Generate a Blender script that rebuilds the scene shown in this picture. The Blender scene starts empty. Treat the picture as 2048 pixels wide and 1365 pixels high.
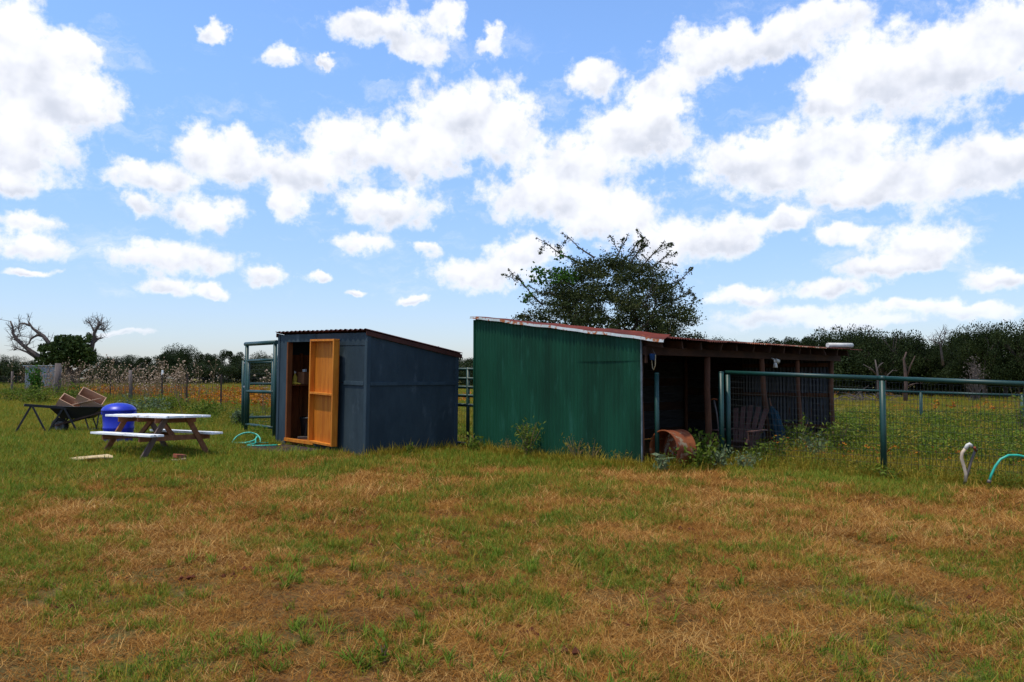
import bpy, math, random
import numpy as np
from mathutils import Vector, Matrix, Euler
R = math.radians
rng = np.random.default_rng(11); random.seed(5)
SC = bpy.context.scene; COL = SC.collection

# ------------------------------------------------------------------ camera, sky, sun, exposure
CAM_H, F_PX, HOR = 1.52, 1639.0, 755.0            # eye height, focal length in photo pixels, horizon row
PITCH = math.atan((HOR - 682.5) / F_PX)
cam_d = bpy.data.cameras.new('camera'); cam = bpy.data.objects.new('camera', cam_d); COL.objects.link(cam)
cam.location = (0, 0, CAM_H); cam.rotation_euler = (R(90) + PITCH, 0, 0)
cam_d.sensor_width = 36; cam_d.lens = 36 * F_PX / 2048; cam_d.clip_end = 3000; cam_d.clip_start = .05
SC.camera = cam
SC.view_settings.view_transform = 'Standard'; SC.view_settings.look = 'None'
SC.view_settings.exposure = 0.0; SC.view_settings.gamma = 1.0
SC.render.engine = 'CYCLES'; SC.cycles.use_denoising = True; SC.cycles.max_bounces = 6
SC.cycles.transparent_max_bounces = 6; SC.cycles.diffuse_bounces = 3; SC.cycles.glossy_bounces = 2

SUN_EL, SUN_TO = R(72), Vector((-.80, -.60, 0)).normalized()
sun_vec = Vector((SUN_TO.x * math.cos(SUN_EL), SUN_TO.y * math.cos(SUN_EL), math.sin(SUN_EL)))
sd = bpy.data.lights.new('sun', 'SUN'); sun = bpy.data.objects.new('sun', sd); COL.objects.link(sun)
sd.energy = 3.4; sd.angle = R(1.2); sd.color = (1, .93, .80)
sun.rotation_euler = sun_vec.to_track_quat('Z', 'Y').to_euler(); sun.location = (0, 0, 30)

def px_dir(px, py):
    """direction on the sky seen at photo pixel (px, py): azimuth, elevation in degrees"""
    v = Vector(((px - 1024) / F_PX, 1, (682.5 - py) / F_PX)); v.rotate(Euler((PITCH, 0, 0)))
    return math.degrees(math.atan2(v.x, v.y)), math.degrees(math.asin(v.z / v.length))

CLOUDS = [  # cumulus masses: column, row, half width, half height
 (60,150,150,120),(20,70,75,85),(160,205,95,60),(40,290,105,85),(25,365,75,28),(175,95,45,40),
 (432,65,30,30),(565,115,42,30),(655,115,35,14),(770,55,140,45),(900,42,50,48),(840,100,60,28),(997,78,32,30),
 (420,300,95,62),(310,355,105,36),(490,310,70,55),(270,412,34,26),(410,425,100,42),(585,405,45,52),
 (690,285,115,75),(600,345,130,50),(940,215,150,85),(850,295,140,80),(1010,260,100,85),(780,415,130,52),(725,492,70,28),
 (350,512,150,42),(340,572,72,20),(430,582,38,17),(535,552,58,24),(643,556,32,14),(845,503,42,18),(710,586,26,9),
 (1270,255,140,80),(1150,330,150,75),(1080,395,160,60),(1220,430,150,70),(1310,235,90,55),(1190,160,80,40),
 (960,550,150,42),(1050,505,100,42),(830,602,40,11),(1340,490,90,60),
 (1400,105,85,70),(1510,80,110,55),(1640,45,130,55),(1330,175,70,40),
 (1750,145,150,85),(1910,130,170,105),(1660,190,80,50),(2020,70,80,90),
 (1500,320,160,65),(1660,300,170,75),(1860,345,220,65),(2020,310,120,60),(1560,370,90,40),(1720,395,120,36),
 (1455,475,95,52),(1570,440,70,28),(1675,475,75,30),(1840,485,110,50),(1780,535,130,26),
 (2000,560,80,24),(1490,592,80,22),(1670,578,90,22),(1560,632,170,26),(1810,618,90,20),(1960,622,90,20),(1720,645,130,14),
 (70,485,82,32),(60,440,60,24),(60,541,60,10),(240,668,60,8)]

def build_world():
    w = bpy.data.worlds.new('World'); SC.world = w; w.use_nodes = True
    nt = w.node_tree; nt.nodes.clear(); N = nt.nodes.new; L = nt.links.new
    def math_(op, a, b=None, c=None, clamp=False):
        n = N('ShaderNodeMath'); n.operation = op; n.use_clamp = clamp
        for i, v in enumerate((a, b, c)):
            if v is None: continue
            if isinstance(v, (int, float)): n.inputs[i].default_value = v
            else: L(v, n.inputs[i])
        return n.outputs[0]
    def vmath(op, a, b=None, c=None):
        n = N('ShaderNodeVectorMath'); n.operation = op
        for i, v in enumerate((a, b, c)):
            if v is None: continue
            if isinstance(v, tuple): n.inputs[i].default_value = v
            else: L(v, n.inputs[i])
        return n.outputs['Value'] if op == 'LENGTH' else n.outputs[0]
    def noise(vec, scale, detail, rough=.5, out='Color'):
        n = N('ShaderNodeTexNoise'); n.noise_dimensions = '3D'
        n.inputs['Scale'].default_value = scale; n.inputs['Detail'].default_value = detail
        n.inputs['Roughness'].default_value = rough; L(vec, n.inputs['Vector']); return n.outputs[out if out == 'Color' else 0]
    def ramp(v, lo, hi, a=0., b=1.):
        n = N('ShaderNodeMapRange'); n.interpolation_type = 'SMOOTHSTEP'; L(v, n.inputs[0])
        for i, x in enumerate((lo, hi, a, b)): n.inputs[i + 1].default_value = x
        return n.outputs[0]
    tc = N('ShaderNodeTexCoord'); sep = N('ShaderNodeSeparateXYZ'); L(tc.outputs['Generated'], sep.inputs[0])
    az = math_('MULTIPLY', math_('ARCTAN2', sep.outputs[0], sep.outputs[1]), 57.2958)
    el = math_('MULTIPLY', math_('ARCSINE', sep.outputs[2]), 57.2958)
    cb = N('ShaderNodeCombineXYZ'); L(az, cb.inputs[0]); L(el, cb.inputs[1]); P = cb.outputs[0]
    # finer billows low on the sky, where clouds are farther away
    w1 = vmath('SUBTRACT', noise(P, .16, 1), (.5, .5, .5))
    w2 = vmath('SUBTRACT', noise(P, .55, 4, .6), (.5, .5, .5))
    far = ramp(el, 2, 20, .5, 1.)
    warp = vmath('ADD', vmath('MULTIPLY', w1, (2.6, 1.4, 0)), vmath('MULTIPLY', w2, (3.0, 2.4, 0)))
    sc_ = N('ShaderNodeVectorMath'); sc_.operation = 'SCALE'; L(warp, sc_.inputs[0]); L(far, sc_.inputs['Scale'])
    Q = vmath('ADD', P, sc_.outputs[0])
    acc = None; KW = 3.0
    for (cx, cy, hw, hh) in CLOUDS:
        a, e = px_dir(cx, cy); sx, sy = 57.3 * hw / F_PX * .97, 57.3 * hh / F_PX * .97
        v = vmath('MULTIPLY_ADD', Q, (1 / sx, 1 / sy, 0), (-a / sx, -e / sy, 1))
        n = N('ShaderNodeVectorMath'); n.operation = 'DOT_PRODUCT'; L(v, n.inputs[0]); L(v, n.inputs[1])
        wgt = math_('POWER', math.exp(-KW), n.outputs['Value'])
        sv = N('ShaderNodeVectorMath'); sv.operation = 'SCALE'; L(v, sv.inputs[0]); L(wgt, sv.inputs['Scale'])
        acc = sv.outputs[0] if acc is None else vmath('ADD', acc, sv.outputs[0])
    ac = N('ShaderNodeSeparateXYZ'); L(acc, ac.inputs[0])
    sw = math_('MAXIMUM', ac.outputs[2], 1e-12)
    tall = math_('DIVIDE', ac.outputs[1], sw)                       # -1 at a cloud's base, 1 at its top
    d = math_('SQRT', math_('MAXIMUM', math_('SUBTRACT', math_('DIVIDE', math_('LOGARITHM', sw, math.e), -KW), 1.0), 0.0))
    # the same kind of cumulus everywhere else on the sky
    vo = N('ShaderNodeTexVoronoi'); vo.feature = 'F1'; vo.inputs['Scale'].default_value = 1
    L(vmath('MULTIPLY', Q, (1 / 17, 1 / 9.5, 0)), vo.inputs['Vector'])
    gen = math_('MULTIPLY', vo.outputs['Distance'], 2.3)
    inside = math_('MULTIPLY', ramp(math_('ABSOLUTE', az), 31, 36, 1, 0), ramp(el, 24, 29, 1, 0))
    d = math_('MINIMUM', d, math_('ADD', gen, math_('MULTIPLY', inside, 8)))
    fb = noise(P, .62, 7, .62, 'Fac'); wisp = noise(vmath('MULTIPLY', Q, (.16, .42, 0)), 1, 6, .65, 'Fac')
    lo1 = noise(P, .42, 3, .5, 'Fac'); lo2 = noise(vmath('ADD', P, (-.5, 1.0, 0)), .42, 3, .5, 'Fac')
    body = math_('ADD', math_('SUBTRACT', .86, d), math_('MULTIPLY', math_('SUBTRACT', fb, .5), 1.6))
    mask = math_('MAXIMUM', ramp(body, -.14, .40), math_('MULTIPLY', ramp(body, -1.1, -.1), ramp(wisp, .50, .78, 0, .55)))
    mask = math_('MULTIPLY', mask, ramp(el, .2, 6, .35, 1))
    base = math_('MULTIPLY', ramp(math_('ADD', tall, math_('MULTIPLY', math_('SUBTRACT', lo1, .5), 2.2)), -.75, .30, 1, 0), ramp(body, .05, .6))
    relief = math_('MULTIPLY', math_('SUBTRACT', lo1, lo2), .22)
    bright = math_('SUBTRACT', math_('ADD', 1.05, relief), math_('MULTIPLY', base, .10))
    bright = math_('MINIMUM', math_('MAXIMUM', bright, .78), 1.12)
    sky = N('ShaderNodeTexSky'); sky.sky_type = 'NISHITA'; sky.sun_disc = False
    sky.sun_elevation = SUN_EL; sky.sun_rotation = math.atan2(SUN_TO.x, SUN_TO.y)
    sky.altitude = 200; sky.air_density = 1.0; sky.dust_density = .8; sky.ozone_density = 1.5
    # bright summer haze: the clear air is paler low down and a strong light blue above
    hz = N('ShaderNodeMix'); hz.data_type = 'RGBA'; L(ramp(el, 0, 24), hz.inputs[0]); hz.inputs[6].default_value = (.90, .93, 1.13, 1); hz.inputs[7].default_value = (1.22, 1.45, 1.72, 1)
    hs = N('ShaderNodeMix'); hs.data_type = 'RGBA'; hs.blend_type = 'MULTIPLY'; hs.inputs[0].default_value = 1; hs.clamp_result = False; L(sky.outputs[0], hs.inputs[6]); L(hz.outputs[2], hs.inputs[7])
    SKY_S = .15
    cm = N('ShaderNodeMix'); cm.data_type = 'RGBA'; cm.clamp_result = False; L(base, cm.inputs[0]); cm.inputs[6].default_value = (.97 / SKY_S, .985 / SKY_S, 1.05 / SKY_S, 1); cm.inputs[7].default_value = (.76 / SKY_S, .81 / SKY_S, .93 / SKY_S, 1)
    cc = N('ShaderNodeVectorMath'); cc.operation = 'SCALE'; L(cm.outputs[2], cc.inputs[0])
    L(bright, cc.inputs['Scale'])
    mx = N('ShaderNodeMix'); mx.data_type = 'RGBA'; L(mask, mx.inputs[0]); L(hs.outputs[2], mx.inputs[6]); L(cc.outputs[0], mx.inputs[7])
    bg = N('ShaderNodeBackground'); bg.inputs['Strength'].default_value = SKY_S; L(mx.outputs[2], bg.inputs[0])
    out = N('ShaderNodeOutputWorld'); L(bg.outputs[0], out.inputs[0])
build_world()

# ------------------------------------------------------------------ helpers
def softp(t, k=1.0): return math.log1p(math.exp(min(t / k, 40))) * k
def gz(x, y=0.0):
    """height of the ground: a very slight fall from left to right"""
    return .34 * math.tanh(.028 * softp(-(x + 2)) / .34) - .40 * math.tanh(.018 * softp(x - 2) / .40)
def G(px, d, up=0.0):
    x = (px - 1024) / F_PX * d; return Vector((x, d, gz(x, d) + up))
def at(px, py, d):
    return Vector(((px - 1024) / F_PX * d, d, CAM_H + (HOR - py) / F_PX * d))

class MB:
    def __init__(s): s.v = []; s.f = []; s.sm = []
    def add(s, vs, fs, smooth=False):
        o = len(s.v); s.v += [tuple(v) for v in vs]; s.f += [tuple(i + o for i in f) for f in fs]; s.sm += [smooth] * len(fs); return s
    def box(s, x0, x1, y0, y1, z0, z1, M=None):
        vs = [Vector((x, y, z)) for z in (z0, z1) for y in (y0, y1) for x in (x0, x1)]
        if M is not None: vs = [M @ v for v in vs]
        return s.add(vs, [(0,2,3,1),(4,5,7,6),(0,1,5,4),(2,6,7,3),(0,4,6,2),(1,3,7,5)])
    def bar(s, a, b, w, h, up=Vector((0, 0, 1)), jig=0):
        a, b = Vector(a), Vector(b); t = (b - a).normalized(); sd = t.cross(up)
        if sd.length < 1e-4: sd = t.cross(Vector((1, 0, 0)))
        sd.normalize(); u = sd.cross(t)
        vs = [p + sd * (i * w / 2) + u * (j * h / 2) for p in (a, b) for j in (-1, 1) for i in (-1, 1)]
        return s.add(vs, [(0,1,3,2),(4,6,7,5),(0,4,5,1),(2,3,7,6),(0,2,6,4),(1,5,7,3)])
    def tube(s, path, r, n=8, caps=True):
        path = [Vector(p) for p in path]; rr = r if isinstance(r, (list, tuple)) else [r] * len(path)
        rings = []; nrm = None
        for i, p in enumerate(path):
            t = (path[min(i + 1, len(path) - 1)] - path[max(i - 1, 0)]).normalized()
            if nrm is None: nrm = t.orthogonal().normalized()
            nrm = (nrm - t * nrm.dot(t)); nrm = nrm.normalized() if nrm.length > 1e-6 else t.orthogonal().normalized()
            b = t.cross(nrm)
            rings.append([p + (nrm * math.cos(k * 2 * math.pi / n) + b * math.sin(k * 2 * math.pi / n)) * rr[i] for k in range(n)])
        vs = [v for rg in rings for v in rg]; fs = []
        for i in range(len(path) - 1):
            for k in range(n):
                k2 = (k + 1) % n; fs.append((i*n+k, i*n+k2, (i+1)*n+k2, (i+1)*n+k))
        s.add(vs, fs, True)
        if caps:
            o = len(s.v) - len(vs); s.f += [tuple(o + k for k in reversed(range(n))), tuple(o + (len(path)-1)*n + k for k in range(n))]; s.sm += [False, False]
        return s
    def lathe(s, prof, n=24, M=None, wob=None):
        vs = []
        for (r, z) in prof:
            for k in range(n):
                a = k * 2 * math.pi / n; q = r * (wob(a, z) if wob else 1)
                v = Vector((q * math.cos(a), q * math.sin(a), z)); vs.append(M @ v if M is not None else v)
        fs = [(i*n+k, i*n+(k+1) % n, (i+1)*n+(k+1) % n, (i+1)*n+k) for i in range(len(prof)-1) for k in range(n)]
        return s.add(vs, fs, True)
    def build(s, name, mat, parent=None, bevel=0):
        me = bpy.data.meshes.new(name); me.from_pydata(s.v, [], s.f); me.update()
        me.polygons.foreach_set('use_smooth', s.sm); me.materials.append(mat)
        o = bpy.data.objects.new(name, me); COL.objects.link(o)
        if parent is not None: o.parent = parent
        if bevel:
            m = o.modifiers.new('edge', 'BEVEL'); m.width = bevel; m.segments = 2; m.limit_method = 'ANGLE'
        return o

def tag(o, label, cat, group=None):
    o['label'] = label; o['category'] = cat
    if group: o['group'] = group
    return o
def kind(o, k, label=None, cat=None):
    o['kind'] = k
    if label: o['label'] = label
    if cat: o['category'] = cat
    return o
def thing(name, loc, rz, label, cat, group=None, rx=0, ry=0):
    o = bpy.data.objects.new(name, None); COL.objects.link(o); o.empty_display_size = .2
    o.location = loc; o.rotation_euler = (rx, ry, rz); return tag(o, label, cat, group)

# ------------------------------------------------------------------ materials
def mat(name, c1, c2=None, scale=3, rough=.8, metal=0, bump=0, stretch=(1, 1, 1), c3=None, lo=.35, hi=.65, lo3=.58, hi3=.66, scale3=None, detail=6, world=False, trans=0, spec=.16, bscale=None):
    m = bpy.data.materials.new(name); m.use_nodes = True; nt = m.node_tree; N = nt.nodes.new; L = nt.links.new
    b = nt.nodes['Principled BSDF']; b.inputs['Roughness'].default_value = rough; b.inputs['Metallic'].default_value = metal
    b.inputs['Specular IOR Level'].default_value = spec
    c = lambda v: (v[0], v[1], v[2], 1)
    b.inputs['Base Color'].default_value = c(c1)
    if c2 is None and not bump: pass
    else:
        tc = N('ShaderNodeTexCoord'); src = tc.outputs['Object']
        if world: src = N('ShaderNodeNewGeometry').outputs['Position']
        mp = N('ShaderNodeMapping'); mp.inputs['Scale'].default_value = stretch; L(src, mp.inputs[0])
        def nz(s, d=detail, off=0):
            n = N('ShaderNodeTexNoise'); n.inputs['Scale'].default_value = s; n.inputs['Detail'].default_value = d; n.inputs['Roughness'].default_value = .62
            if off:
                a = N('ShaderNodeVectorMath'); a.inputs[1].default_value = (off, off * .7, off * .3); L(mp.outputs[0], a.inputs[0]); L(a.outputs[0], n.inputs['Vector'])
            else: L(mp.outputs[0], n.inputs['Vector'])
            return n.outputs[0]
        def rg(v, lo, hi):
            r = N('ShaderNodeMapRange'); r.inputs[1].default_value = lo; r.inputs[2].default_value = hi; r.interpolation_type = 'SMOOTHSTEP'; L(v, r.inputs[0]); return r.outputs[0]
        col = None
        if c2 is not None:
            mx = N('ShaderNodeMix'); mx.data_type = 'RGBA'; L(rg(nz(scale), lo, hi), mx.inputs[0]); mx.inputs[6].default_value = c(c1); mx.inputs[7].default_value = c(c2); col = mx.outputs[2]
            if c3 is not None:
                mx = N('ShaderNodeMix'); mx.data_type = 'RGBA'; L(rg(nz(scale3 or scale * 2.3, detail, 7.3), lo3, hi3), mx.inputs[0]); L(col, mx.inputs[6]); mx.inputs[7].default_value = c(c3); col = mx.outputs[2]
            L(col, b.inputs['Base Color'])
        if bump:
            bp = N('ShaderNodeBump'); bp.inputs['Strength'].default_value = min(1, bump); bp.inputs['Distance'].default_value = .01 * max(1, bump)
            L(nz(bscale or scale * 4, 4, 3.1), bp.inputs['Height']); L(bp.outputs[0], b.inputs['Normal'])
        if trans:
            t = N('ShaderNodeBsdfTranslucent'); ms = N('ShaderNodeMixShader'); ms.inputs[0].default_value = trans
            if col: L(col, t.inputs[0])
            else: t.inputs[0].default_value = c(c1)
            L(b.outputs[0], ms.inputs[1]); L(t.outputs[0], ms.inputs[2]); L(ms.outputs[0], nt.nodes['Material Output'].inputs[0])
    return m

def leafmat(name, stops, trans=.25, rough=.6, noise=.35):
    """foliage: colour varies from plant to plant and in patches across the ground"""
    m = bpy.data.materials.new(name); m.use_nodes = True; nt = m.node_tree; N = nt.nodes.new; L = nt.links.new
    b = nt.nodes['Principled BSDF']; b.inputs['Roughness'].default_value = rough; b.inputs['Specular IOR Level'].default_value = .08
    oi = N('ShaderNodeObjectInfo'); g = N('ShaderNodeNewGeometry'); n = N('ShaderNodeTexNoise'); n.inputs['Scale'].default_value = noise; n.inputs['Detail'].default_value = 5
    L(g.outputs['Position'], n.inputs['Vector'])
    wn = N('ShaderNodeTexWhiteNoise'); wn.noise_dimensions = '1D'
    ad = N('ShaderNodeMath'); ad.operation = 'ADD'; L(oi.outputs['Random'], ad.inputs[0]); L(g.outputs['Random Per Island'], ad.inputs[1]); L(ad.outputs[0], wn.inputs['W'])
    ma = N('ShaderNodeMath'); ma.operation = 'MULTIPLY_ADD'; L(wn.outputs[0], ma.inputs[0]); ma.inputs[1].default_value = .6
    mr = N('ShaderNodeMapRange'); L(n.outputs[0], mr.inputs[0]); mr.inputs[1].default_value = .3; mr.inputs[2].default_value = .7; mr.inputs[3].default_value = 0; mr.inputs[4].default_value = .4
    L(mr.outputs[0], ma.inputs[2])
    cr = N('ShaderNodeValToRGB'); L(ma.outputs[0], cr.inputs[0]); e = cr.color_ramp.elements
    while len(e) < len(stops): e.new(.5)
    for i, s in enumerate(stops): e[i].position = i / (len(stops) - 1); e[i].color = (*s, 1)
    L(cr.outputs[0], b.inputs['Base Color'])
    t = N('ShaderNodeBsdfTranslucent'); L(cr.outputs[0], t.inputs[0]); ms = N('ShaderNodeMixShader'); ms.inputs[0].default_value = trans
    L(b.outputs[0], ms.inputs[1]); L(t.outputs[0], ms.inputs[2]); L(ms.outputs[0], nt.nodes['Material Output'].inputs[0])
    return m

m_blue = mat('blue_grey_paint', (.036, .055, .064), (.023, .037, .045), 1.6, .75, bump=.35, stretch=(1, 1, .45), c3=(.064, .086, .096), lo3=.57, hi3=.76, scale3=3.4, bscale=24, world=True)
m_blue_trim = mat('blue_trim_paint', (.040, .063, .075), (.029, .047, .058), 4, .7, bump=.3, stretch=(1, 1, .3), bscale=30)
m_green = mat('green_sheet_paint', (.004, .034, .016), (.007, .066, .032), 1.3, .62, bump=.15, stretch=(1, 1, .22), c3=(.020, .105, .066), lo3=.55, hi3=.78, scale3=5, bscale=10, world=True)
m_galv = mat('galvanised_flashing', (.42, .44, .45), (.26, .27, .28), 5, .5, .3, .2, c3=(.20, .07, .03), lo3=.6, hi3=.68)
m_galvdull = mat('dull_galvanised', (.20, .23, .24), (.10, .13, .13), 4, .6, .3, .2)
m_rust_roof = mat('rusted_roof_sheet', (.16, .028, .013), (.085, .018, .010), 2.5, .75, .1, .3, stretch=(1, .4, 1), c3=(.32, .10, .03), lo3=.58, hi3=.72)
m_rust_pale = mat('rust_pale', (.28, .08, .03), (.13, .035, .015), 5, .8, 0, .3, c3=(.36, .30, .22), lo3=.5, hi3=.6)
m_rust_old = mat('old_dark_rust', (.085, .024, .014), (.050, .016, .011), 3, .8, .1, .3, c3=(.17, .05, .02), lo3=.58, hi3=.7)
m_rust_edge = mat('flashing_rust_edge', (.50, .52, .50), (.38, .42, .38), 4, .5, .1, .2, c3=(.30, .10, .03), lo3=.52, hi3=.6, scale3=7)
m_roof_brown = mat('brown_roof_sheet', (.055, .022, .016), (.085, .03, .02), 4, .7, .1, .3)
m_doorwood = mat('door_plywood', (.53, .170, .014), (.39, .108, .008), 2.6, .65, bump=.25, stretch=(3, 3, .35), c3=(.15, .045, .010), lo3=.60, hi3=.74, scale3=2.6)
m_doorframe = mat('door_frame_wood', (.62, .215, .022), (.48, .14, .012), 5, .65, bump=.25, stretch=(2, 2, .3), c3=(.18, .06, .016), lo3=.66, hi3=.76)
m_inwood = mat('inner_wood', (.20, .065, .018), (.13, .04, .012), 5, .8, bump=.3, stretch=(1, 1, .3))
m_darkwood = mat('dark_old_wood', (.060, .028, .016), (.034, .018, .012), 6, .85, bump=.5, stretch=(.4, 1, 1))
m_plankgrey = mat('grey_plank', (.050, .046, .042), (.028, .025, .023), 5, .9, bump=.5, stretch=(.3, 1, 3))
m_postwood = mat('round_post_wood', (.15, .062, .030), (.085, .036, .020), 7, .85, bump=.6, stretch=(1, 1, .2))
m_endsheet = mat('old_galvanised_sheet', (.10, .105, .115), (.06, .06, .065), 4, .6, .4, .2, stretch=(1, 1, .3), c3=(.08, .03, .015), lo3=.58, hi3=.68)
m_pipe = mat('green_pipe_paint', (.006, .046, .034), (.005, .036, .027), 8, .45, bump=.1, spec=.45, c3=(.07, .03, .015), lo3=.66, hi3=.72, scale3=14)
m_wire = mat('fence_wire', (.045, .05, .045), rough=.6, metal=.3)
m_white = mat('weathered_white_paint', (.86, .86, .85), (.72, .71, .69), 7, .6, bump=.5, stretch=(.25, 1, 1), c3=(.22, .18, .14), lo3=.56, hi3=.66, scale3=12)
m_tablewood = mat('stained_table_wood', (.27, .115, .055), (.17, .070, .034), 5, .8, bump=.5, stretch=(.3, 1, 1), c3=(.36, .20, .12), lo3=.6, hi3=.75)
m_greywood = mat('grey_weathered_wood', (.17, .12, .10), (.11, .075, .062), 6, .9, bump=.6, stretch=(1, 1, .2))
m_bluepl = mat('blue_plastic', (.008, .024, .44), (.006, .018, .30), 3, .38, bump=.1, spec=.5)
m_black = mat('black_metal', (.010, .010, .011), (.018, .016, .015), 6, .5, spec=.4)
m_rubber = mat('rubber', (.018, .017, .017), (.03, .028, .026), 8, .85)
m_rim = mat('wheel_rim', (.22, .22, .23), (.12, .12, .12), 8, .5, .3)
m_barrowwood = mat('handle_wood', (.09, .05, .035), (.05, .03, .022), 6, .85, stretch=(.3, 1, 1))
m_paleboard = mat('pale_raw_board', (.50, .30, .19), (.40, .23, .14), 6, .8, bump=.3, stretch=(.4, 1, 1), c3=(.22, .12, .07), lo3=.66, hi3=.74)
m_yellowboard = mat('pale_yellow_board', (.56, .43, .23), (.46, .33, .16), 5, .8, bump=.3)
m_hose = mat('teal_hose', (.02, .40, .27), (.015, .32, .22), 6, .4, spec=.5)
m_mat = mat('dirty_mat', (.030, .019, .021), (.045, .028, .026), 5, .95, bump=.5)
m_brick = mat('old_brick', (.26, .07, .035), (.18, .09, .06), 8, .9, bump=.5)
m_stone = mat('pale_stone', (.34, .26, .20), (.22, .15, .12), 8, .9, bump=.5)
m_ring = mat('rusty_ring_steel', (.25, .075, .023), (.14, .034, .014), 3.5, .8, .1, .4, c3=(.27, .20, .12), lo3=.56, hi3=.64, scale3=4)
m_cedar = mat('cedar_chair', (.10, .050, .040), (.07, .034, .028), 6, .85, bump=.3, stretch=(1, 1, .3))
m_pvc = mat('sunned_pvc', (.56, .44, .31), (.44, .34, .24), 5, .5)
m_pipewhite = mat('white_pipe', (.66, .63, .55), (.55, .52, .45), 4, .6)
m_steelold = mat('old_steel', (.10, .085, .075), (.15, .12, .10), 8, .5, .4)
m_bluecloth = mat('blue_canvas', (.005, .020, .030), (.008, .034, .048), 5, .9, bump=.4)
m_bluething = mat('blue_bucket_plastic', (.015, .065, .20), rough=.5)
m_rope = mat('old_rope', (.45, .36, .20), (.3, .24, .14), 20, .9)
m_cardboard = mat('cardboard', (.30, .13, .06), (.24, .10, .045), 5, .9)
m_yellow = mat('yellow_label', (.60, .42, .05), rough=.5)
m_cap = mat('white_cap', (.75, .75, .72), rough=.5)
m_bark = mat('bark', (.075, .058, .045), (.045, .036, .029), 6, .95, bump=.8, stretch=(1, 1, .3))
m_deadbark = mat('dead_bark', (.13, .10, .085), (.085, .068, .058), 6, .95, bump=.6)
m_palebark = mat('bleached_wood', (.13, .105, .092), (.085, .066, .058), 6, .95, bump=.4)
m_reddead = mat('reddish_bleached_wood', (.125, .078, .060), (.09, .06, .05), 6, .95, bump=.4)
m_greypost = mat('grey_fence_post', (.16, .13, .115), (.09, .072, .064), 6, .95, bump=.7, stretch=(1, 1, .2))
m_tpost = mat('dark_steel_post', (.030, .026, .022), (.05, .03, .02), 7, .7)
m_farsheet = mat('far_sheet_metal', (.26, .30, .34), (.18, .21, .24), 3, .5, .4, stretch=(4, 4, .2))

m_oak = leafmat('oak_leaves', [(.008, .015, .004), (.016, .026, .007), (.026, .038, .009), (.040, .050, .012)], .12, .6, .5)
m_oak2 = leafmat('oak_leaves_bright', [(.010, .022, .004), (.020, .036, .007), (.034, .055, .010), (.050, .074, .015)], .15, .6, .6)
m_mesq = leafmat('thorn_tree_leaves', [(.016, .026, .008), (.030, .044, .012), (.048, .060, .016), (.085, .075, .022)], .2, .6, 1.2)
m_vine = leafmat('vine_leaves', [(.024, .070, .008), (.042, .110, .012), (.062, .15, .018)], .3, .5, 2)
m_grey_brush = leafmat('dry_brush', [(.07, .055, .045), (.10, .08, .066), (.14, .11, .095)], .1, .8, 1)
m_dry = leafmat('dry_straw', [(.180, .070, .014), (.335, .150, .032), (.465, .235, .056), (.585, .345, .105), (.680, .460, .185)], .22, .7, .9)
m_dry2 = leafmat('brown_straw', [(.090, .031, .007), (.185, .070, .013), (.300, .126, .020), (.42, .215, .038)], .2, .8, 1.4)
m_grn = leafmat('green_grass', [(.050, .094, .008), (.098, .158, .012), (.150, .205, .017), (.225, .235, .026)], .3, .55, .5)
m_olive = leafmat('olive_grass', [(.140, .115, .012), (.225, .180, .018), (.300, .225, .026), (.400, .265, .040)], .3, .6, .6)
m_weed = leafmat('weed_leaves', [(.048, .078, .008), (.085, .125, .013), (.130, .170, .019), (.195, .205, .030)], .3, .55, .8)
m_sage = leafmat('silver_leaves', [(.085, .115, .050), (.125, .165, .075), (.19, .225, .12)], .25, .6, 2)
m_orange = leafmat('flower_petals', [(.30, .07, .006), (.40, .14, .008), (.46, .20, .012), (.24, .035, .006)], .3, .5, .2)
m_flower_c = mat('flower_centres', (.10, .02, .008), rough=.8)
m_seed = leafmat('seed_heads', [(.26, .17, .11), (.40, .29, .20), (.55, .43, .32)], .3, .8, .8)
m_clod = mat('red_soil_clods', (.13, .035, .014), (.07, .022, .011), 12, .95)
m_stalk = leafmat('dry_stalks', [(.14, .09, .045), (.22, .15, .08), (.30, .21, .11)], .2, .8, .8)

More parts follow.
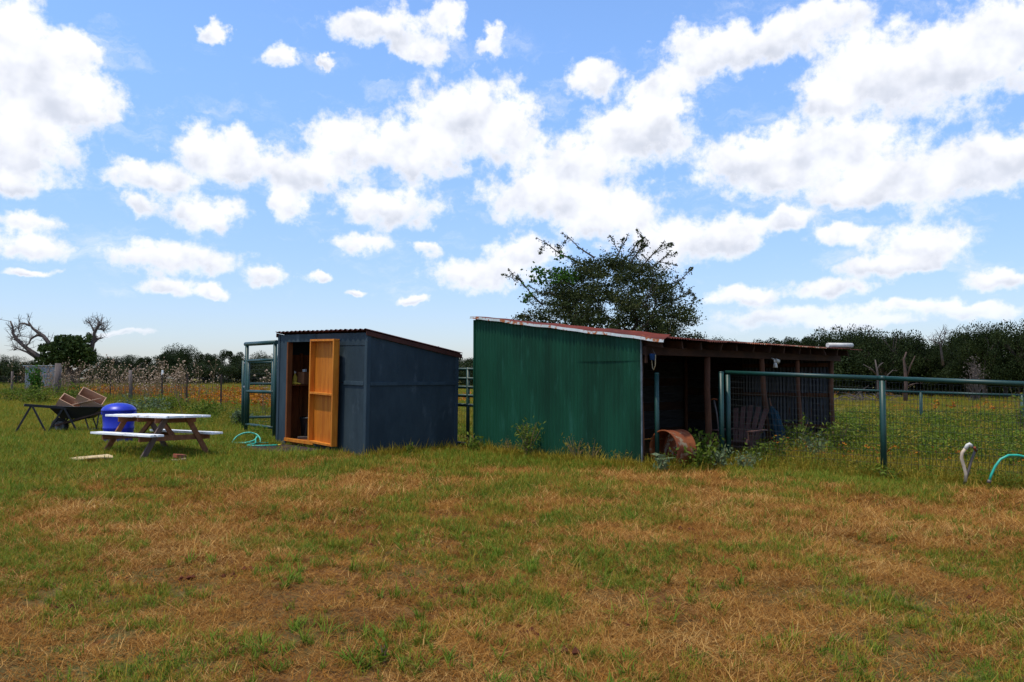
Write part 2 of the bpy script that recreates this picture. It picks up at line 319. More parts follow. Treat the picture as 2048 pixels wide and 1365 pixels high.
def ground_material():
    m = bpy.data.materials.new('ground_soil_and_thatch'); m.use_nodes = True; nt = m.node_tree; N = nt.nodes.new; L = nt.links.new
    b = nt.nodes['Principled BSDF']; b.inputs['Roughness'].default_value = .95; b.inputs['Specular IOR Level'].default_value = .1
    g = N('ShaderNodeNewGeometry')
    def nz(s, d=6, r=.6):
        n = N('ShaderNodeTexNoise'); n.inputs['Scale'].default_value = s; n.inputs['Detail'].default_value = d; n.inputs['Roughness'].default_value = r; L(g.outputs['Position'], n.inputs['Vector']); return n.outputs[0]
    def rg(v, lo, hi):
        r = N('ShaderNodeMapRange'); r.inputs[1].default_value = lo; r.inputs[2].default_value = hi; L(v, r.inputs[0]); return r.outputs[0]
    def mix(f, a, c):
        x = N('ShaderNodeMix'); x.data_type = 'RGBA'; L(f, x.inputs[0])
        for i, v in ((6, a), (7, c)):
            if isinstance(v, tuple): x.inputs[i].default_value = (*v, 1)
            else: L(v, x.inputs[i])
        return x.outputs[2]
    near = mix(rg(nz(14, 8, .7), .35, .65), (.070, .028, .010), (.22, .105, .030))
    near = mix(rg(nz(.55, 4), .42, .62), near, mix(rg(nz(30, 4), .3, .7), (.05, .055, .014), (.12, .10, .03)))
    near = mix(rg(nz(2.2, 3), .62, .70), near, (.16, .048, .018))
    farc = mix(rg(nz(.35, 6), .35, .65), (.17, .16, .034), (.30, .22, .075))
    farc = mix(rg(nz(3.5, 6), .5, .7), farc, (.08, .095, .022))
    sp = N('ShaderNodeSeparateXYZ'); L(g.outputs['Position'], sp.inputs[0])
    L(mix(rg(sp.outputs[1], 19, 30), near, farc), b.inputs['Base Color'])
    bp = N('ShaderNodeBump'); bp.inputs['Strength'].default_value = .8; bp.inputs['Distance'].default_value = .03; L(nz(24, 5), bp.inputs['Height']); L(bp.outputs[0], b.inputs['Normal'])
    return m

# ------------------------------------------------------------------ ground
def build_ground():
    xs = sorted(set([-700, -450, -300, -200, -140, -100, -75, -55, -42] + [v * .5 for v in range(-64, 65)] + [42, 55, 75, 100, 140, 200, 300, 450, 700]))
    ys = sorted(set([-60, -40, -25, -15] + [v * .5 for v in range(-16, 100)] + [55, 62, 70, 80, 95, 115, 140, 180, 240, 330, 480, 800]))
    mb = MB()
    for y in ys:
        for x in xs:
            j = .018 * math.sin(x * 1.7 + y * .6) * math.sin(y * 1.3 - x * .4) if abs(x) < 32 and y < 50 else 0
            mb.v.append((x, y, gz(x, y) + j - .012))
    n = len(xs)
    for i in range(len(ys) - 1):
        for k in range(n - 1):
            mb.f.append((i*n+k, i*n+k+1, (i+1)*n+k+1, (i+1)*n+k)); mb.sm.append(True)
    o = mb.build('ground', ground_material()); o['kind'] = 'structure'
build_ground()

# ------------------------------------------------------------------ corrugated sheet
def corrugated(w, pitch=.088, amp=.012, top=None, bot=None, L=1.0, dent=0, seed=0):
    """sheet in the local y-z plane: y across the ribs 0..w, z along them; top(y)/bot(y) give its ends"""
    rg = random.Random(seed); mb = MB(); ny = max(4, int(w / pitch * 6)); nz_ = 5
    ph = [rg.uniform(0, 6) for _ in range(4)]
    for side in (0, 1):
        o = len(mb.v)
        for j in range(nz_ + 1):
            for i in range(ny + 1):
                y = w * i / ny; z0 = bot(y) if bot else 0; z1 = top(y) if top else L
                z = z0 + (z1 - z0) * j / nz_
                x = amp * math.sin(2 * math.pi * y / pitch) + dent * (math.sin(y * 3 + ph[0]) * math.sin(z * 2.3 + ph[1])) + .0016 * side
                mb.v.append((x, y, z))
        for j in range(nz_):
            for i in range(ny):
                a = o + j * (ny + 1) + i; q = (a, a + 1, a + ny + 2, a + ny + 1)
                mb.f.append(q if side else q[::-1]); mb.sm.append(True)
    return mb

# ------------------------------------------------------------------ blue shed
def blue_shed():
    W, D, ZF, ZB = 3.29, 2.25, 2.36, 1.985
    P0 = Vector((-2.74, 15.38, gz(-2.74) - .02))
    s = thing('plywood_shed', P0, R(45), 'small blue grey plywood shed with its door standing open', 'shed', rx=.022)
    zt = lambda x: ZF + (ZB - ZF) * x / D
    def slab(name, x0, x1, y0, y1, z0, top, m, bev=.004):        # wall piece whose top follows the roof
        mb = MB(); mb.add([(x0,y0,z0),(x1,y0,z0),(x1,y1,z0),(x0,y1,z0),(x0,y0,top(x0)),(x1,y0,top(x1)),(x1,y1,top(x1)),(x0,y1,top(x0))],
                          [(0,3,2,1),(4,5,6,7),(0,1,5,4),(1,2,6,5),(2,3,7,6),(3,0,4,7)])
        return mb.build(name, m, s, bev)
    k = lambda z: (lambda x: z)
    T = .02; DY0, DY1, DZ0, DZ1 = 1.80, 2.93, .17, 2.19
    # front face (x = 0), three sheets right of the door, a header above it and a strip left of it
    slab('wall_panel', 0, T, .04, DY0, .02, k(1.385), m_blue)
    slab('wall_panel', 0, T, .04, DY0, 1.39, k(2.10), m_blue)
    slab('wall_panel', -.006, T, .04, DY0, 2.105, k(ZF - .012), m_blue)
    slab('wall_panel', 0, T, DY1, W - .04, .02, k(ZF - .012), m_blue_trim)
    slab('header_board', -.012, T, DY0 + .002, DY1 - .002, DZ1, k(ZF - .012), m_blue)
    slab('batten', -.022, -.001, .075, .76, 1.35, k(1.425), m_blue_trim)
    # side face towards the yard (y = 0)
    slab('wall_panel', .04, D - .02, 0, T, .02, k(1.385), m_blue)
    slab('wall_panel', .04, D - .02, 0, T, 1.39, lambda x: zt(x) - .012, m_blue)
    slab('batten', .075, D - .02, -.02, -.001, 1.35, k(1.42), m_blue_trim)
    # far faces
    slab('wall_panel', .04, D - .02, W - T, W, .02, lambda x: zt(x) - .012, m_blue)
    slab('wall_panel', D - T, D, T + .001, W - T - .001, .02, lambda x: zt(x) - .012, m_blue)
    for (x, y) in ((0, 0), (0, W), (D, 0), (D, W)):
        sx = 1 if x == 0 else -1; sy = 1 if y == 0 else -1
        mb = MB(); z1 = zt(x) - .02
        mb.box(min(x - .016*sx, x + .07*sx), max(x - .016*sx, x + .07*sx), min(y - .016*sy, y - .001*sy), max(y - .016*sy, y - .001*sy), 0, z1)
        mb.box(min(x - .016*sx, x - .001*sx), max(x - .016*sx, x - .001*sx), min(y, y + .07*sy), max(y, y + .07*sy), 0, z1)
        mb.build('corner_trim', m_blue_trim, s, .003)
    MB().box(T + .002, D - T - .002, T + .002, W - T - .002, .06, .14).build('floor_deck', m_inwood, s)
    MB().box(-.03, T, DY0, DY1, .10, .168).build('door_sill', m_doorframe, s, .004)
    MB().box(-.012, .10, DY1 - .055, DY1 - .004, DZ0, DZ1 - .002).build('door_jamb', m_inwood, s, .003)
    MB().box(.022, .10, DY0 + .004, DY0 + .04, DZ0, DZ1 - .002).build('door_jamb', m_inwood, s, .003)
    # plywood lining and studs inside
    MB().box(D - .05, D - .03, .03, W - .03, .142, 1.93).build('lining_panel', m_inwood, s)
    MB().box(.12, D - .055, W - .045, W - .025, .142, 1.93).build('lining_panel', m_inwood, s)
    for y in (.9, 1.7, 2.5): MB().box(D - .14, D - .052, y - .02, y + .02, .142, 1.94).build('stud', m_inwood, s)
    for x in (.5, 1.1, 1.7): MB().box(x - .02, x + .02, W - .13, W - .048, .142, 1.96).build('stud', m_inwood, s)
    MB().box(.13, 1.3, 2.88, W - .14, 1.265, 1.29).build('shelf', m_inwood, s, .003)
    # roof: brown corrugated sheets running down the slope, scalloped ends over the door
    a = math.atan2(ZB - ZF, D)
    for i in range(5):
        w = .70; y0 = -.05 + i * .672
        mb = corrugated(w, .165, .019, L=D / math.cos(a) + .17, seed=i)
        M = Matrix.Translation((-.07, y0, ZF + .034 + .004 * (i % 2) - .07 * math.tan(a))) @ Matrix.Rotation(-a, 4, 'Y') @ Matrix.Rotation(R(90), 4, 'Y')
        mb.v = [tuple(M @ Vector((-v[0], v[1], v[2]))) for v in mb.v]
        mb.build('roof_sheet', m_roof_brown, s)
    for y in (-.035, W + .012):
        mb = MB(); mb.add([(x, yy, zt(x) + dz) for dz in (-.07, .014) for x in (-.05, D + .09) for yy in (y, y + .022)],
                          [(0,1,3,2),(4,6,7,5),(0,4,5,1),(2,3,7,6),(0,2,6,4),(1,5,7,3)])
        mb.build('fascia_board', m_roof_brown, s, .003)
    # the door: plywood with a deep frame on its inner face, folded right back against the wall
    DW, DH = 1.0, 2.07
    dm = MB().box(-.018, 0, -DW, 0, 0, DH).build('door', m_doorwood, s, .003)
    dm.location = (-.035, DY0 - .03, .165); dm.rotation_euler = (.006, 0, R(-4.5)); dm['label'] = 'orange stained plywood door with a deep frame'
    fd = -.125
    for (y0, y1, z0, z1, nm) in ((-.045, -.001, .045, DH - .045, 'stile'), (-DW + .001, -DW + .045, .045, DH - .045, 'stile'), (-DW + .001, -.001, DH - .043, DH - .001, 'rail'),
                                 (-DW + .001, -.001, .001, .043, 'rail'), (-DW + .047, -.047, .975, 1.017, 'rail')):
        MB().box(fd, -.020, y0, y1, z0, z1).build(nm, m_doorframe, dm, .003)
    for z in (.3, 1.75): MB().box(-.03, .03, -.012, .03, z, z + .12).build('hinge', m_steelold, dm, .002)
    Ms = Matrix.LocRotScale(P0, Euler((.022, 0, R(45))), None)
    W2 = lambda x, y, z: Ms @ Vector((x, y, z))
    # what stands inside
    b = thing('carton', W2(.47, 3.02, 1.291), R(60), 'brown carton standing on the shelf inside the blue shed', 'box')
    MB().box(-.10, .10, -.10, .10, 0, .26).build('carton_body', m_cardboard, b, .004)
    MB().box(-.105, .105, -.105, -.02, .261, .268).build('flap', m_cardboard, b); MB().box(.01, .08, -.01, .06, .262, .33).build('paper_roll', m_cap, b, .01)
    b = thing('spray_bottle', W2(.27, 3.05, 1.291), R(30), 'small bottle with yellow label on the shed shelf', 'bottle')
    MB().lathe([(.001, 0), (.045, 0), (.05, .02), (.05, .16), (.02, .20), (.018, .235), (.001, .236)], 14).build('bottle_body', m_yellow, b)
    MB().lathe([(.001, .236), (.024, .236), (.024, .28), (.001, .281)], 12).build('cap', m_cap, b)
    b = thing('grip_glove', W2(.24, 2.94, 1.291), R(10), 'crumpled yellow work glove lying on the shed shelf', 'glove')
    mb = MB()
    for i in range(4): mb.tube([(-.07, -.03 + i * .02, .02), (0, -.035 + i * .023, .03), (.07, -.04 + i * .026, .018), (.10, -.045 + i * .03, .012)], [.016, .014, .012, .008], 6)
    mb.tube([(-.08, 0, .02), (-.01, 0, .024), (.03, 0, .02)], [.035, .04, .02], 8); mb.tube([(-.03, .04, .02), (.02, .08, .015)], [.014, .009], 6); mb.build('glove_body', m_yellow, b)
    b = thing('long_handled_tool', W2(.36, 2.72, .141), R(20), 'dark metal tool leaning inside the blue shed doorway', 'tool')
    MB().tube([(0, 0, .03), (.10, .22, .62), (.18, .34, 1.0)], [.034, .030, .026], 8).build('handle', m_black, b)
    MB().box(-.16, .10, -.07, .07, 0, .05).build('foot_plate', m_steelold, b, .01)
    b = thing('waste_bin', W2(.55, 2.9, .141), 0, 'black plastic bin on the floor inside the blue shed', 'bin')
    MB().lathe([(.001, .0), (.15, 0), (.19, .42), (.20, .43), (.185, .425), (.145, .02), (.001, .02)], 20).build('bin_body', m_black, b)
    MB().lathe([(.19, .40), (.208, .405), (.208, .44), (.19, .445)], 20).build('rim', m_black, b)
blue_shed()

# ------------------------------------------------------------------ green corrugated shed with the open front
GQ = Vector((2.155, 13.69, gz(2.155) - .03))
Mg = Matrix.LocRotScale(GQ, Euler((0, 0, R(45))), None)
def WG(x, y, z): return Mg @ Vector((x, y, z))
def green_shed():
    s = thing('open_front_shed', GQ, R(45), 'green corrugated metal lean to shed with rusty roof and open front', 'shed')
    LY, LX = 4.07, 7.48
    zr = lambda y: 2.16 + .134 * (y + .55)          # roof plane
    zw = lambda y: zr(y) - .035
    sl = lambda x: .134 - .046 * min(1, max(0, (x - .05) / .7))
    zs = lambda x, y: 2.16 + sl(x) * (y + .55)          # the old roof has sagged away from the gable
    # near wall of green painted sheets
    n = 6; w = LY / n
    for i in range(n):
        y0 = i * w
        mb = corrugated(w + .03, .088, .014, top=lambda y, y0=y0: zw(y0 + y), dent=.006, seed=20 + i)
        if i < 2:                                   # two short sheets patched with a top piece
            mb = corrugated(w + .03, .088, .014, top=lambda y: 1.86, dent=.007, seed=20 + i)
            m2 = corrugated(w + .03, .088, .014, top=lambda y, y0=y0: zw(y0 + y), bot=lambda y: 1.84, dent=.004, seed=40 + i)
            o2 = m2.build('wall_sheet', m_green, s); o2.location = (-.008 - .002 * (i % 2), y0, 0)
        o = mb.build('wall_sheet', m_green, s); o.location = (-.003 * (i % 2), y0, 0)
    MB().box(-.018, .012, -.020, -.001, .05, zw(0) - .01).build('edge_trim', m_galvdull, s, .003)
    MB().box(-.03, .03, LY + .022, LY + .06, .02, zw(LY) - .02).build('edge_trim', m_green, s, .003)
    # barge flashing: pale lower lip and a rusty upper face that opens towards the eave
    def strip(name, m, f):
        mb = MB(); q = 40
        for i in range(q + 1):
            y = LY + .12 - (LY + .12 + .50) * i / q
            mb.v += [tuple(v) for v in f(y, i / q)]
        for i in range(q):
            for a in range(3):
                mb.f.append((i*4+a, i*4+a+1, i*4+a+5, i*4+a+4)); mb.sm.append(False)
            mb.f.append((i*4+3, i*4, i*4+4, i*4+7)); mb.sm.append(False)
        mb.f += [(3, 2, 1, 0), (q*4, q*4+1, q*4+2, q*4+3)]; mb.sm += [False, False]
        return mb.build(name, m, s)
    wv = lambda y: .005 * math.sin(y * 4.1) + .004 * math.sin(y * 9.7 + 1)
    def lip(y, t):
        z = zr(y) + wv(y); return [(-.075, y, z - .035), (-.070, y, z - .035), (-.058, y, z + .012), (-.064, y, z + .012)]
    def face(y, t):
        z = zr(y) + wv(y) + .012; h = .010 + .080 * t ** 1.2
        return [(-.064, y, z), (-.058, y, z - .004), (.14, y, z + h - .004), (.14, y, z + h)]
    strip('flashing', m_rust_edge, lip); strip('barge_sheet', m_rust_roof, face)
    # roof sheets side by side, slightly uneven
    rr = random.Random(3); x = .02; i = 0
    while x < LX + .12:
        w = .70; dz = rr.uniform(-.006, .014); over = .50 + rr.uniform(-.05, .04)
        if i < 1: dz += .02
        elif i < 2: dz += .02
        L_ = (LY + .1 + over) / math.cos(math.atan(.134)); a = math.atan(sl(x + .2) + rr.uniform(-.004, .002))
        mb = corrugated(w, .0762, .010, L=L_, dent=.004, seed=60 + i)
        M = Matrix.Translation((x, -over, zs(x + .2, -over) + .02 + dz)) @ Matrix.Rotation(a, 4, 'X')
        mb.v = [tuple(M @ Vector((v[1], v[2], v[0]))) for v in mb.v]
        mb.build('roof_sheet', (m_rust_roof if i < 1 else m_rust_old) if rr.random() < .7 or i < 4 else m_rust_pale, s); x += .655; i += 1
    # rafters with their square ends under the eave, beam and posts
    for i in range(13):
        x = .12 + i * .61; mb = MB(); d = .13
        mb.add([(xx, y, zs(xx, y) - .004 + dz) for dz in (-d, .002) for y in (-.36 + rr.uniform(-.04, .04), LY - .06) for xx in (x - .022, x + .022)],
               [(0,1,3,2),(4,6,7,5),(0,4,5,1),(2,3,7,6),(0,2,6,4),(1,5,7,3)])
        mb.build('rafter', m_darkwood, s, .003)
    zb = zr(0) - .145
    MB().box(.03, 3.7, -.05, .02, zb - .15, zb - .002).build('beam', m_darkwood, s, .004)
    MB().box(3.705, LX + .3, -.045, .025, zb - .155, zb - .004).build('beam', m_darkwood, s, .004)
    MB().box(.03, .09, -.07, -.052, 1.80, zb).build('brace_board', m_darkwood, s, .003)
    for (x0, x1, y, r) in ((2.1, 2.12, .03, .062), (4.05, 4.36, -.02, .058), (5.72, 5.86, .03, .05), (7.40, 7.38, .02, .06), (.12, .12, .10, .055)):
        pts = [(x1, y, -.1), (x1 * .7 + x0 * .3 + .012, y, .6), (x1 * .3 + x0 * .7 - .01, y + .01, 1.3), (x0, y, zb - .152)]
        MB().tube(pts, [r * 1.08, r, r * .95, r * .92], 10).build('post', m_postwood, s)
    for x in (.15, 2.5, 4.9, LX - .08): MB().tube([(x, LY - .12, -.1), (x + .02, LY - .12, zs(x, LY) - .15)], .05, 8).build('post', m_postwood, s)
    # back wall: boards with gaps; unseen sheets added behind to block light through them
    for i in range(11):
        mb = corrugated(.72, .088, .012, L=2.48, seed=130 + i); M = Matrix.Translation((.02 + i * .68, LY + .03, .02)); mb.v = [tuple(M @ Vector((v[1], v[0], v[2]))) for v in mb.v]; mb.build('gap_backing_sheet', m_endsheet, s)
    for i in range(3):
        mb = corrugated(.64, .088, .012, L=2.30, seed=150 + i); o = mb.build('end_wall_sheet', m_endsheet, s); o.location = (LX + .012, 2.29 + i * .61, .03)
    z = .05; q = 0
    while z < 2.40:
        h = rr.uniform(.17, .24)
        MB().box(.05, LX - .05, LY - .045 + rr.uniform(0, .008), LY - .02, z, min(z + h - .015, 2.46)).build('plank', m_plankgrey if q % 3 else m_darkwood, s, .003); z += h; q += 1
    # far end wall: boards towards the back, corrugated sheets towards the front, girts across
    z = .05; q = 1
    while z < 2.2:
        h = rr.uniform(.17, .24)
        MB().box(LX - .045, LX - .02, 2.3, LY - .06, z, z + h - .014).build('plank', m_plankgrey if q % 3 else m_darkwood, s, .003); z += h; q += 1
    for i in range(4):
        y0 = .08 + i * .55
        mb = corrugated(.58, .088, .014, top=lambda y, y0=y0: zs(7, y0 + y) - .15, dent=.004, seed=90 + i)
        o = mb.build('end_wall_sheet', m_endsheet, s); o.location = (LX + .01 + .003 * (i % 2), y0, .05)
        o.scale = (1, 1, .97)
    for z in (.42, 1.15, 1.85): MB().box(LX - .10, LX - .052, .09, 2.28, z - .045, z + .045).build('girt', m_postwood, s, .003)
    # lean bits by the doorway
    MB().tube([WG(.25, -.16, 1.9) - GQ for _ in (0,)] + [WG(.32, -.13, 1.74) - GQ], .012, 6)
    # hanging things and objects (each its own thing)
    b = thing('hanging_bucket', WG(.16, -.12, 1.80), R(45), 'small blue pail hanging by a rope under the shed eave', 'pail')
    MB().lathe([(.001, .05), (.042, .05), (.055, .15), (.06, .155), (.05, .15), (.04, .06), (.001, .06)], 16).build('pail_body', m_bluething, b)
    MB().tube([(0, -.06, .14), (.005, -.05, -.04), (.03, 0, -.11), (.05, .04, -.08), (.04, .055, .13)], .009, 6).build('rope', m_rope, b)
    MB().tube([(-.02, -.06, .15), (0, 0, .24), (.02, .06, .15)], .006, 6).build('bail', m_steelold, b)
    b = thing('flood_light', WG(4.3, -.11, zb - .17), R(45), 'small pale flood light with two heads fixed under the eave', 'lamp')
    MB().tube([(0, 0, .03), (0, -.05, .01), (-.02, -.08, -.06)], .018, 8).build('arm', m_pipewhite, b)
    MB().lathe([(.001, 0), (.03, 0), (.05, -.10), (.046, -.10), (.001, -.06)], 12, Matrix.Translation((-.02, -.09, -.06))).build('lamp_head', m_pipewhite, b)
    MB().lathe([(.001, 0), (.03, 0), (.05, -.10), (.046, -.10), (.001, -.06)], 12, Matrix.Translation((.06, -.06, .0)) @ Matrix.Rotation(R(-70), 4, 'Y')).build('lamp_head', m_pipewhite, b)
    b = tag(MB().tube([WG(6.95, -.10, zs(7, -.10) + .09), WG(7.66, -.36, zs(7, -.36) + .12)], .052, 14).build('white_pipe_offcut', m_pipewhite), 'short length of white plastic pipe lying on the end of the rusty roof', 'pipe')
green_shed()

def yard_junk():
    # rusted steel ring on its side by the corner of the green shed
    ax = Vector((.80, .55, -.02)).normalized(); c = WG(.42, -.32, .0); c.z = gz(c.x) + .325
    t = thing('steel_ring', c - Vector((0, 0, .325)), 0, 'rusty orange steel drum section lying on its side at the open shed', 'drum')
    M = Matrix.Translation((0, 0, .33)) @ Matrix.Scale(1.0, 4) @ ax.to_track_quat('Z', 'Y').to_matrix().to_4x4()
    MB().lathe([(.318, -.21), (.335, -.21), (.335, -.18), (.328, -.17), (.328, .19), (.338, .20), (.338, .22), (.312, .22), (.312, -.20), (.318, -.21)], 48, M).build('drum_wall', m_ring, t)
    MB().lathe([(.310, .12), (.001, .125)], 32, M).build('drum_end', m_rust_pale, t)
    # loose green pipe post
    p = G(1313, 13.80); t = thing('pipe_post', p, 0, 'lone green steel pipe post in front of the open shed', 'post')
    MB().tube([(0, 0, -.1), (0, 0, 1.60)], .038, 14).build('pipe', m_pipe, t); MB().lathe([(.039, 1.585), (.042, 1.59), (.040, 1.612), (.001, 1.622)], 14).build('cap', m_pipe, t)
    # slatted lounge chair tipped up inside
    p = G(1486, 15.6); t = thing('slatted_chair', p, R(-35), 'weathered cedar garden chair with slatted back behind the fence corner', 'chair')
    for i in range(5):
        x = -.24 + i * .12; MB().bar((x * .72, .02, .22), (x * 1.25, .42, 1.02 - abs(i - 2) * .03), .088, .018, Vector((0, -1, .3))).build('back_slat', m_cedar, t, .003)
    for i in range(5): MB().bar((-.27, -.10 - i * .11, .28 + i * .025), (.27, -.10 - i * .11, .28 + i * .025), .09, .018).build('seat_slat', m_cedar, t, .003)
    for sx in (-1, 1):
        MB().bar((sx * .27, .28, .02), (sx * .27, -.62, .40), .03, .09).build('side_rail', m_cedar, t, .003)
        MB().bar((sx * .30, -.52, .0), (sx * .30, -.52, .55), .09, .025, Vector((0, 1, 0))).build('leg', m_cedar, t, .003)
        MB().bar((sx * .33, .20, .57), (sx * .33, -.64, .58), .12, .02).build('arm_rest', m_cedar, t, .003)
    MB().bar((-.30, .20, .55), (.30, .20, .55), .02, .08).build('cross_rail', m_cedar, t, .003)
    # tool handle leaning
    p = G(1436, 15.5); t = thing('leaning_shovel', p, 0, 'long handled shovel leaning upright against the shed post', 'shovel')
    MB().tube([(.02, 0, .25), (-.02, .06, .85), (-.06, .10, 1.12)], .017, 8).build('handle', m_steelold, t)
    MB().add([(-.08, 0, .28), (.12, 0, .28), (.13, -.02, .10), (.02, -.04, -.02), (-.09, -.02, .10), (-.08, .008, .28), (.12, .008, .28), (.13, -.012, .10), (.02, -.032, -.02), (-.09, -.012, .10)],
             [(0,1,2,3,4), (9,8,7,6,5), (0,5,6,1), (1,6,7,2), (2,7,8,3), (3,8,9,4), (4,9,5,0)]).build('blade', m_rust_pale, t)
    MB().tube([(-.12, .10, 1.13), (-.06, .10, 1.15), (.0, .10, 1.13)], .016, 8).build('grip', m_ring, t)
    # closed blue parasol leaning
    a, b = G(1566, 16.2), at(1541, 812, 16.45); ax = (b - a).normalized(); M = Matrix.Translation((0, 0, 0)) @ ax.to_track_quat('Z', 'Y').to_matrix().to_4x4()
    t = thing('closed_parasol', a, 0, 'folded dark blue parasol leaning against a shed post', 'parasol'); Lp = (b - a).length
    MB().lathe([(.03, .12), (.10, .18), (.12, .45), (.09, .9), (.05, Lp - .08), (.015, Lp)], 28, M, lambda an, z: 1 + .18 * math.sin(7 * an)).build('canopy', m_bluecloth, t)
    MB().tube([M @ Vector((0, 0, -.05)), M @ Vector((0, 0, Lp + .16))], .017, 8).build('pole', m_postwood, t)
    # board pile inside
    for i, (x, y, l, a) in enumerate(((1.5, 1.3, 1.5, .1), (1.75, 1.15, 1.3, -.15), (1.4, 1.5, 1.1, .3), (1.9, 1.0, 1.2, .5))):
        o = MB().box(-l / 2, l / 2, -.07, .07, 0, .04).build('loose_board', m_postwood, None, .004); o.location = WG(x, y, .05 + i * .048); o.rotation_euler = (.04 * i, .06, R(45) + a)
        tag(o, ('short brown board in the heap inside the open shed' if i else 'lowest brown board of the heap inside the open shed') if i < 1 else ('second', 'third', 'topmost')[i - 1] + ' brown board of the heap inside the open shed', 'board', 'boards heaped in the shed')
yard_junk()

# ------------------------------------------------------------------ fences and gates of green pipe
def mesh_panel(a, b, z0a, z1a, z0b, z1b, dx=.05, dz=.10, r=.0028):
    a, b = Vector(a), Vector(b); L_ = (b - a).length; mb = MB(); n = int(L_ / dx)
    for i in range(n + 1):
        t = i / n; p = a.lerp(b, t); zb, zt = z0a + (z0b - z0a) * t, z1a + (z1b - z1a) * t
        mb.tube([(p.x, p.y, zb), (p.x, p.y, zt)], r, 3, False)
    k = int((z1a - z0a) / dz)
    for j in range(k + 1):
        t = j / k; mb.tube([(a.x, a.y, z0a + (z1a - z0a) * t), (b.x, b.y, z0b + (z1b - z0b) * t)], r, 3, False)
    return mb

def pipe_fences():
    P = [Vector((3.85, 14.65, 0)), Vector((5.91, 13.10, 0)), Vector((7.97, 11.55, 0)), Vector((10.03, 10.0, 0))]
    H = [1.605, 1.505, 1.40, 1.32]
    t = thing('pipe_fence', P[0], 0, 'green pipe and wire mesh fence joining the corner of the open shed', 'fence'); o = P[0]
    for p, h in zip(P, H): MB().tube([p - o + Vector((0, 0, gz(p.x) - .15)), p - o + Vector((0, 0, h - .038))], .045, 14).build('post', m_pipe, t)
    g = Vector((3.70, 14.52, 0)); MB().tube([g - o + Vector((0, 0, gz(g.x) - .15)), g - o + Vector((0, 0, 1.60))], .045, 14).build('post', m_pipe, t)
    MB().lathe([(.046, 1.60), (.044, 1.618), (.001, 1.625)], 14, Matrix.Translation(g - o)).build('post_cap', m_pipe, t)
    for i in range(3):
        a = P[i] - o + Vector((0, 0, H[i])); b = P[i + 1] - o + Vector((0, 0, H[i + 1])); d = (b - a).normalized()
        MB().tube([a - d * (.05 if i == 0 else -.001), b], .036, 14).build('rail', m_pipe, t)
        MB().tube([b - d * .05, b + d * .05], .040, 14).build('weld_collar', m_pipe, t)
        kind(mesh_panel(P[i] - o, P[i + 1] - o, gz(P[i].x) + .03, H[i] - .06, gz(P[i + 1].x) + .03, H[i + 1] - .06).build('wire_mesh', m_wire, t), 'stuff')
    # second fence across the field
    Q = [G(1560, 30), G(1840, 27.5), G(2042, 25.8), G(2230, 24.3)]; o = Q[0].copy()
    t = thing('pipe_fence', o, 0, 'lower green pipe fence out in the weedy field', 'fence')
    tops = [at(1560, 775, 30).z, at(1840, 785, 27.5).z, at(2042, 791, 25.8).z, at(2230, 797, 24.3).z]
    for q, z in zip(Q, tops): MB().tube([q - o + Vector((0, 0, -.3)), Vector((q.x - o.x, q.y - o.y, z - o.z))], .05, 10).build('post', m_pipe, t)
    for i in range(3):
        a = Vector((Q[i].x - o.x, Q[i].y - o.y, tops[i] - o.z)); b = Vector((Q[i+1].x - o.x, Q[i+1].y - o.y, tops[i+1] - o.z))
        MB().tube([a, b], .04, 10).build('rail', m_pipe, t)
        kind(mesh_panel(a, b, -.05, a.z - .05, -.05 + Q[i+1].z - o.z, b.z - .05, .10, .12, .0022).build('wire_mesh', m_wire, t), 'stuff')
    # tall gate left of the blue shed
    A, B = Vector((-6.47, 20.0, 0)), Vector((-5.36, 18.55, 0)); o = A + Vector((0, 0, gz(A.x))); u = (B - A); u0 = u.normalized()
    t = thing('walk_gate', o, 0, 'tall green pipe walk gate beside the blue shed', 'gate')
    top = 2.20; z = lambda v: Vector((0, 0, v))
    for p in (Vector((0, 0, 0)), u): MB().tube([p - z(.2), p + z(top)], .045, 12).build('gate_post', m_pipe, t)
    MB().tube([-u0 * .10 + z(top + .01), u + u0 * .08 + z(top - .01)], .05, 12).build('top_rail', m_pipe, t)
    for zz, r in ((1.80, .035), (1.06, .04), (.26, .035)): MB().tube([u0 * .05 + z(zz), u - u0 * .05 + z(zz)], r, 10).build('gate_rail', m_pipe, t)
    for s in (.12, u.length - .13): MB().tube([u0 * s + z(.24), u0 * s + z(1.80)], .035, 10).build('gate_stile', m_pipe, t)
    kind(mesh_panel(u0 * .13, u - u0 * .13, .28, 1.78, .28, 1.78, .10, .10, .0018).build('wire_mesh', m_wire, t), 'stuff')
    for zz in (1.72, 1.14): MB().tube([-u0 * .02 + z(zz), -u0 * .16 + Vector((0, -.05, zz + .03))], .02, 8).build('latch', m_rim, t)
    # pen panels behind
    def panel(a, b, zs, posts, top, label, mesh=None, r=.035):
        o = a.copy(); t = thing('pen_panel', o, 0, label, 'pen panel'); u = b - a
        for s in posts: MB().tube([u * s - z(.2), u * s + z(top)], r * 1.1, 10).build('post', m_pipe, t)
        for zz in zs: MB().tube([z(zz), u + z(zz)], r, 10).build('rail', m_pipe, t)
        if mesh: kind(mesh_panel(Vector((0, 0, 0)), u, mesh[0], mesh[1], mesh[0], mesh[1], .08, .10, .0018).build('wire_mesh', m_wire, t), 'stuff')
    panel(G(487, 21.2), G(487, 21.2) + Vector((3.4, 2.2, 0)), (.35, 1.22, 1.78), (0, .5, 1), 1.82, 'long green pen panel standing behind the walk gate')
    panel(G(840, 22.5), G(877, 21.5), (2.28,), (0, 1), 2.28, 'tall green pipe frame rising behind the blue shed roof')
    a, b = Vector((-1.9, 18.35, gz(-1.9))), Vector((-.66, 17.15, gz(-.66)))
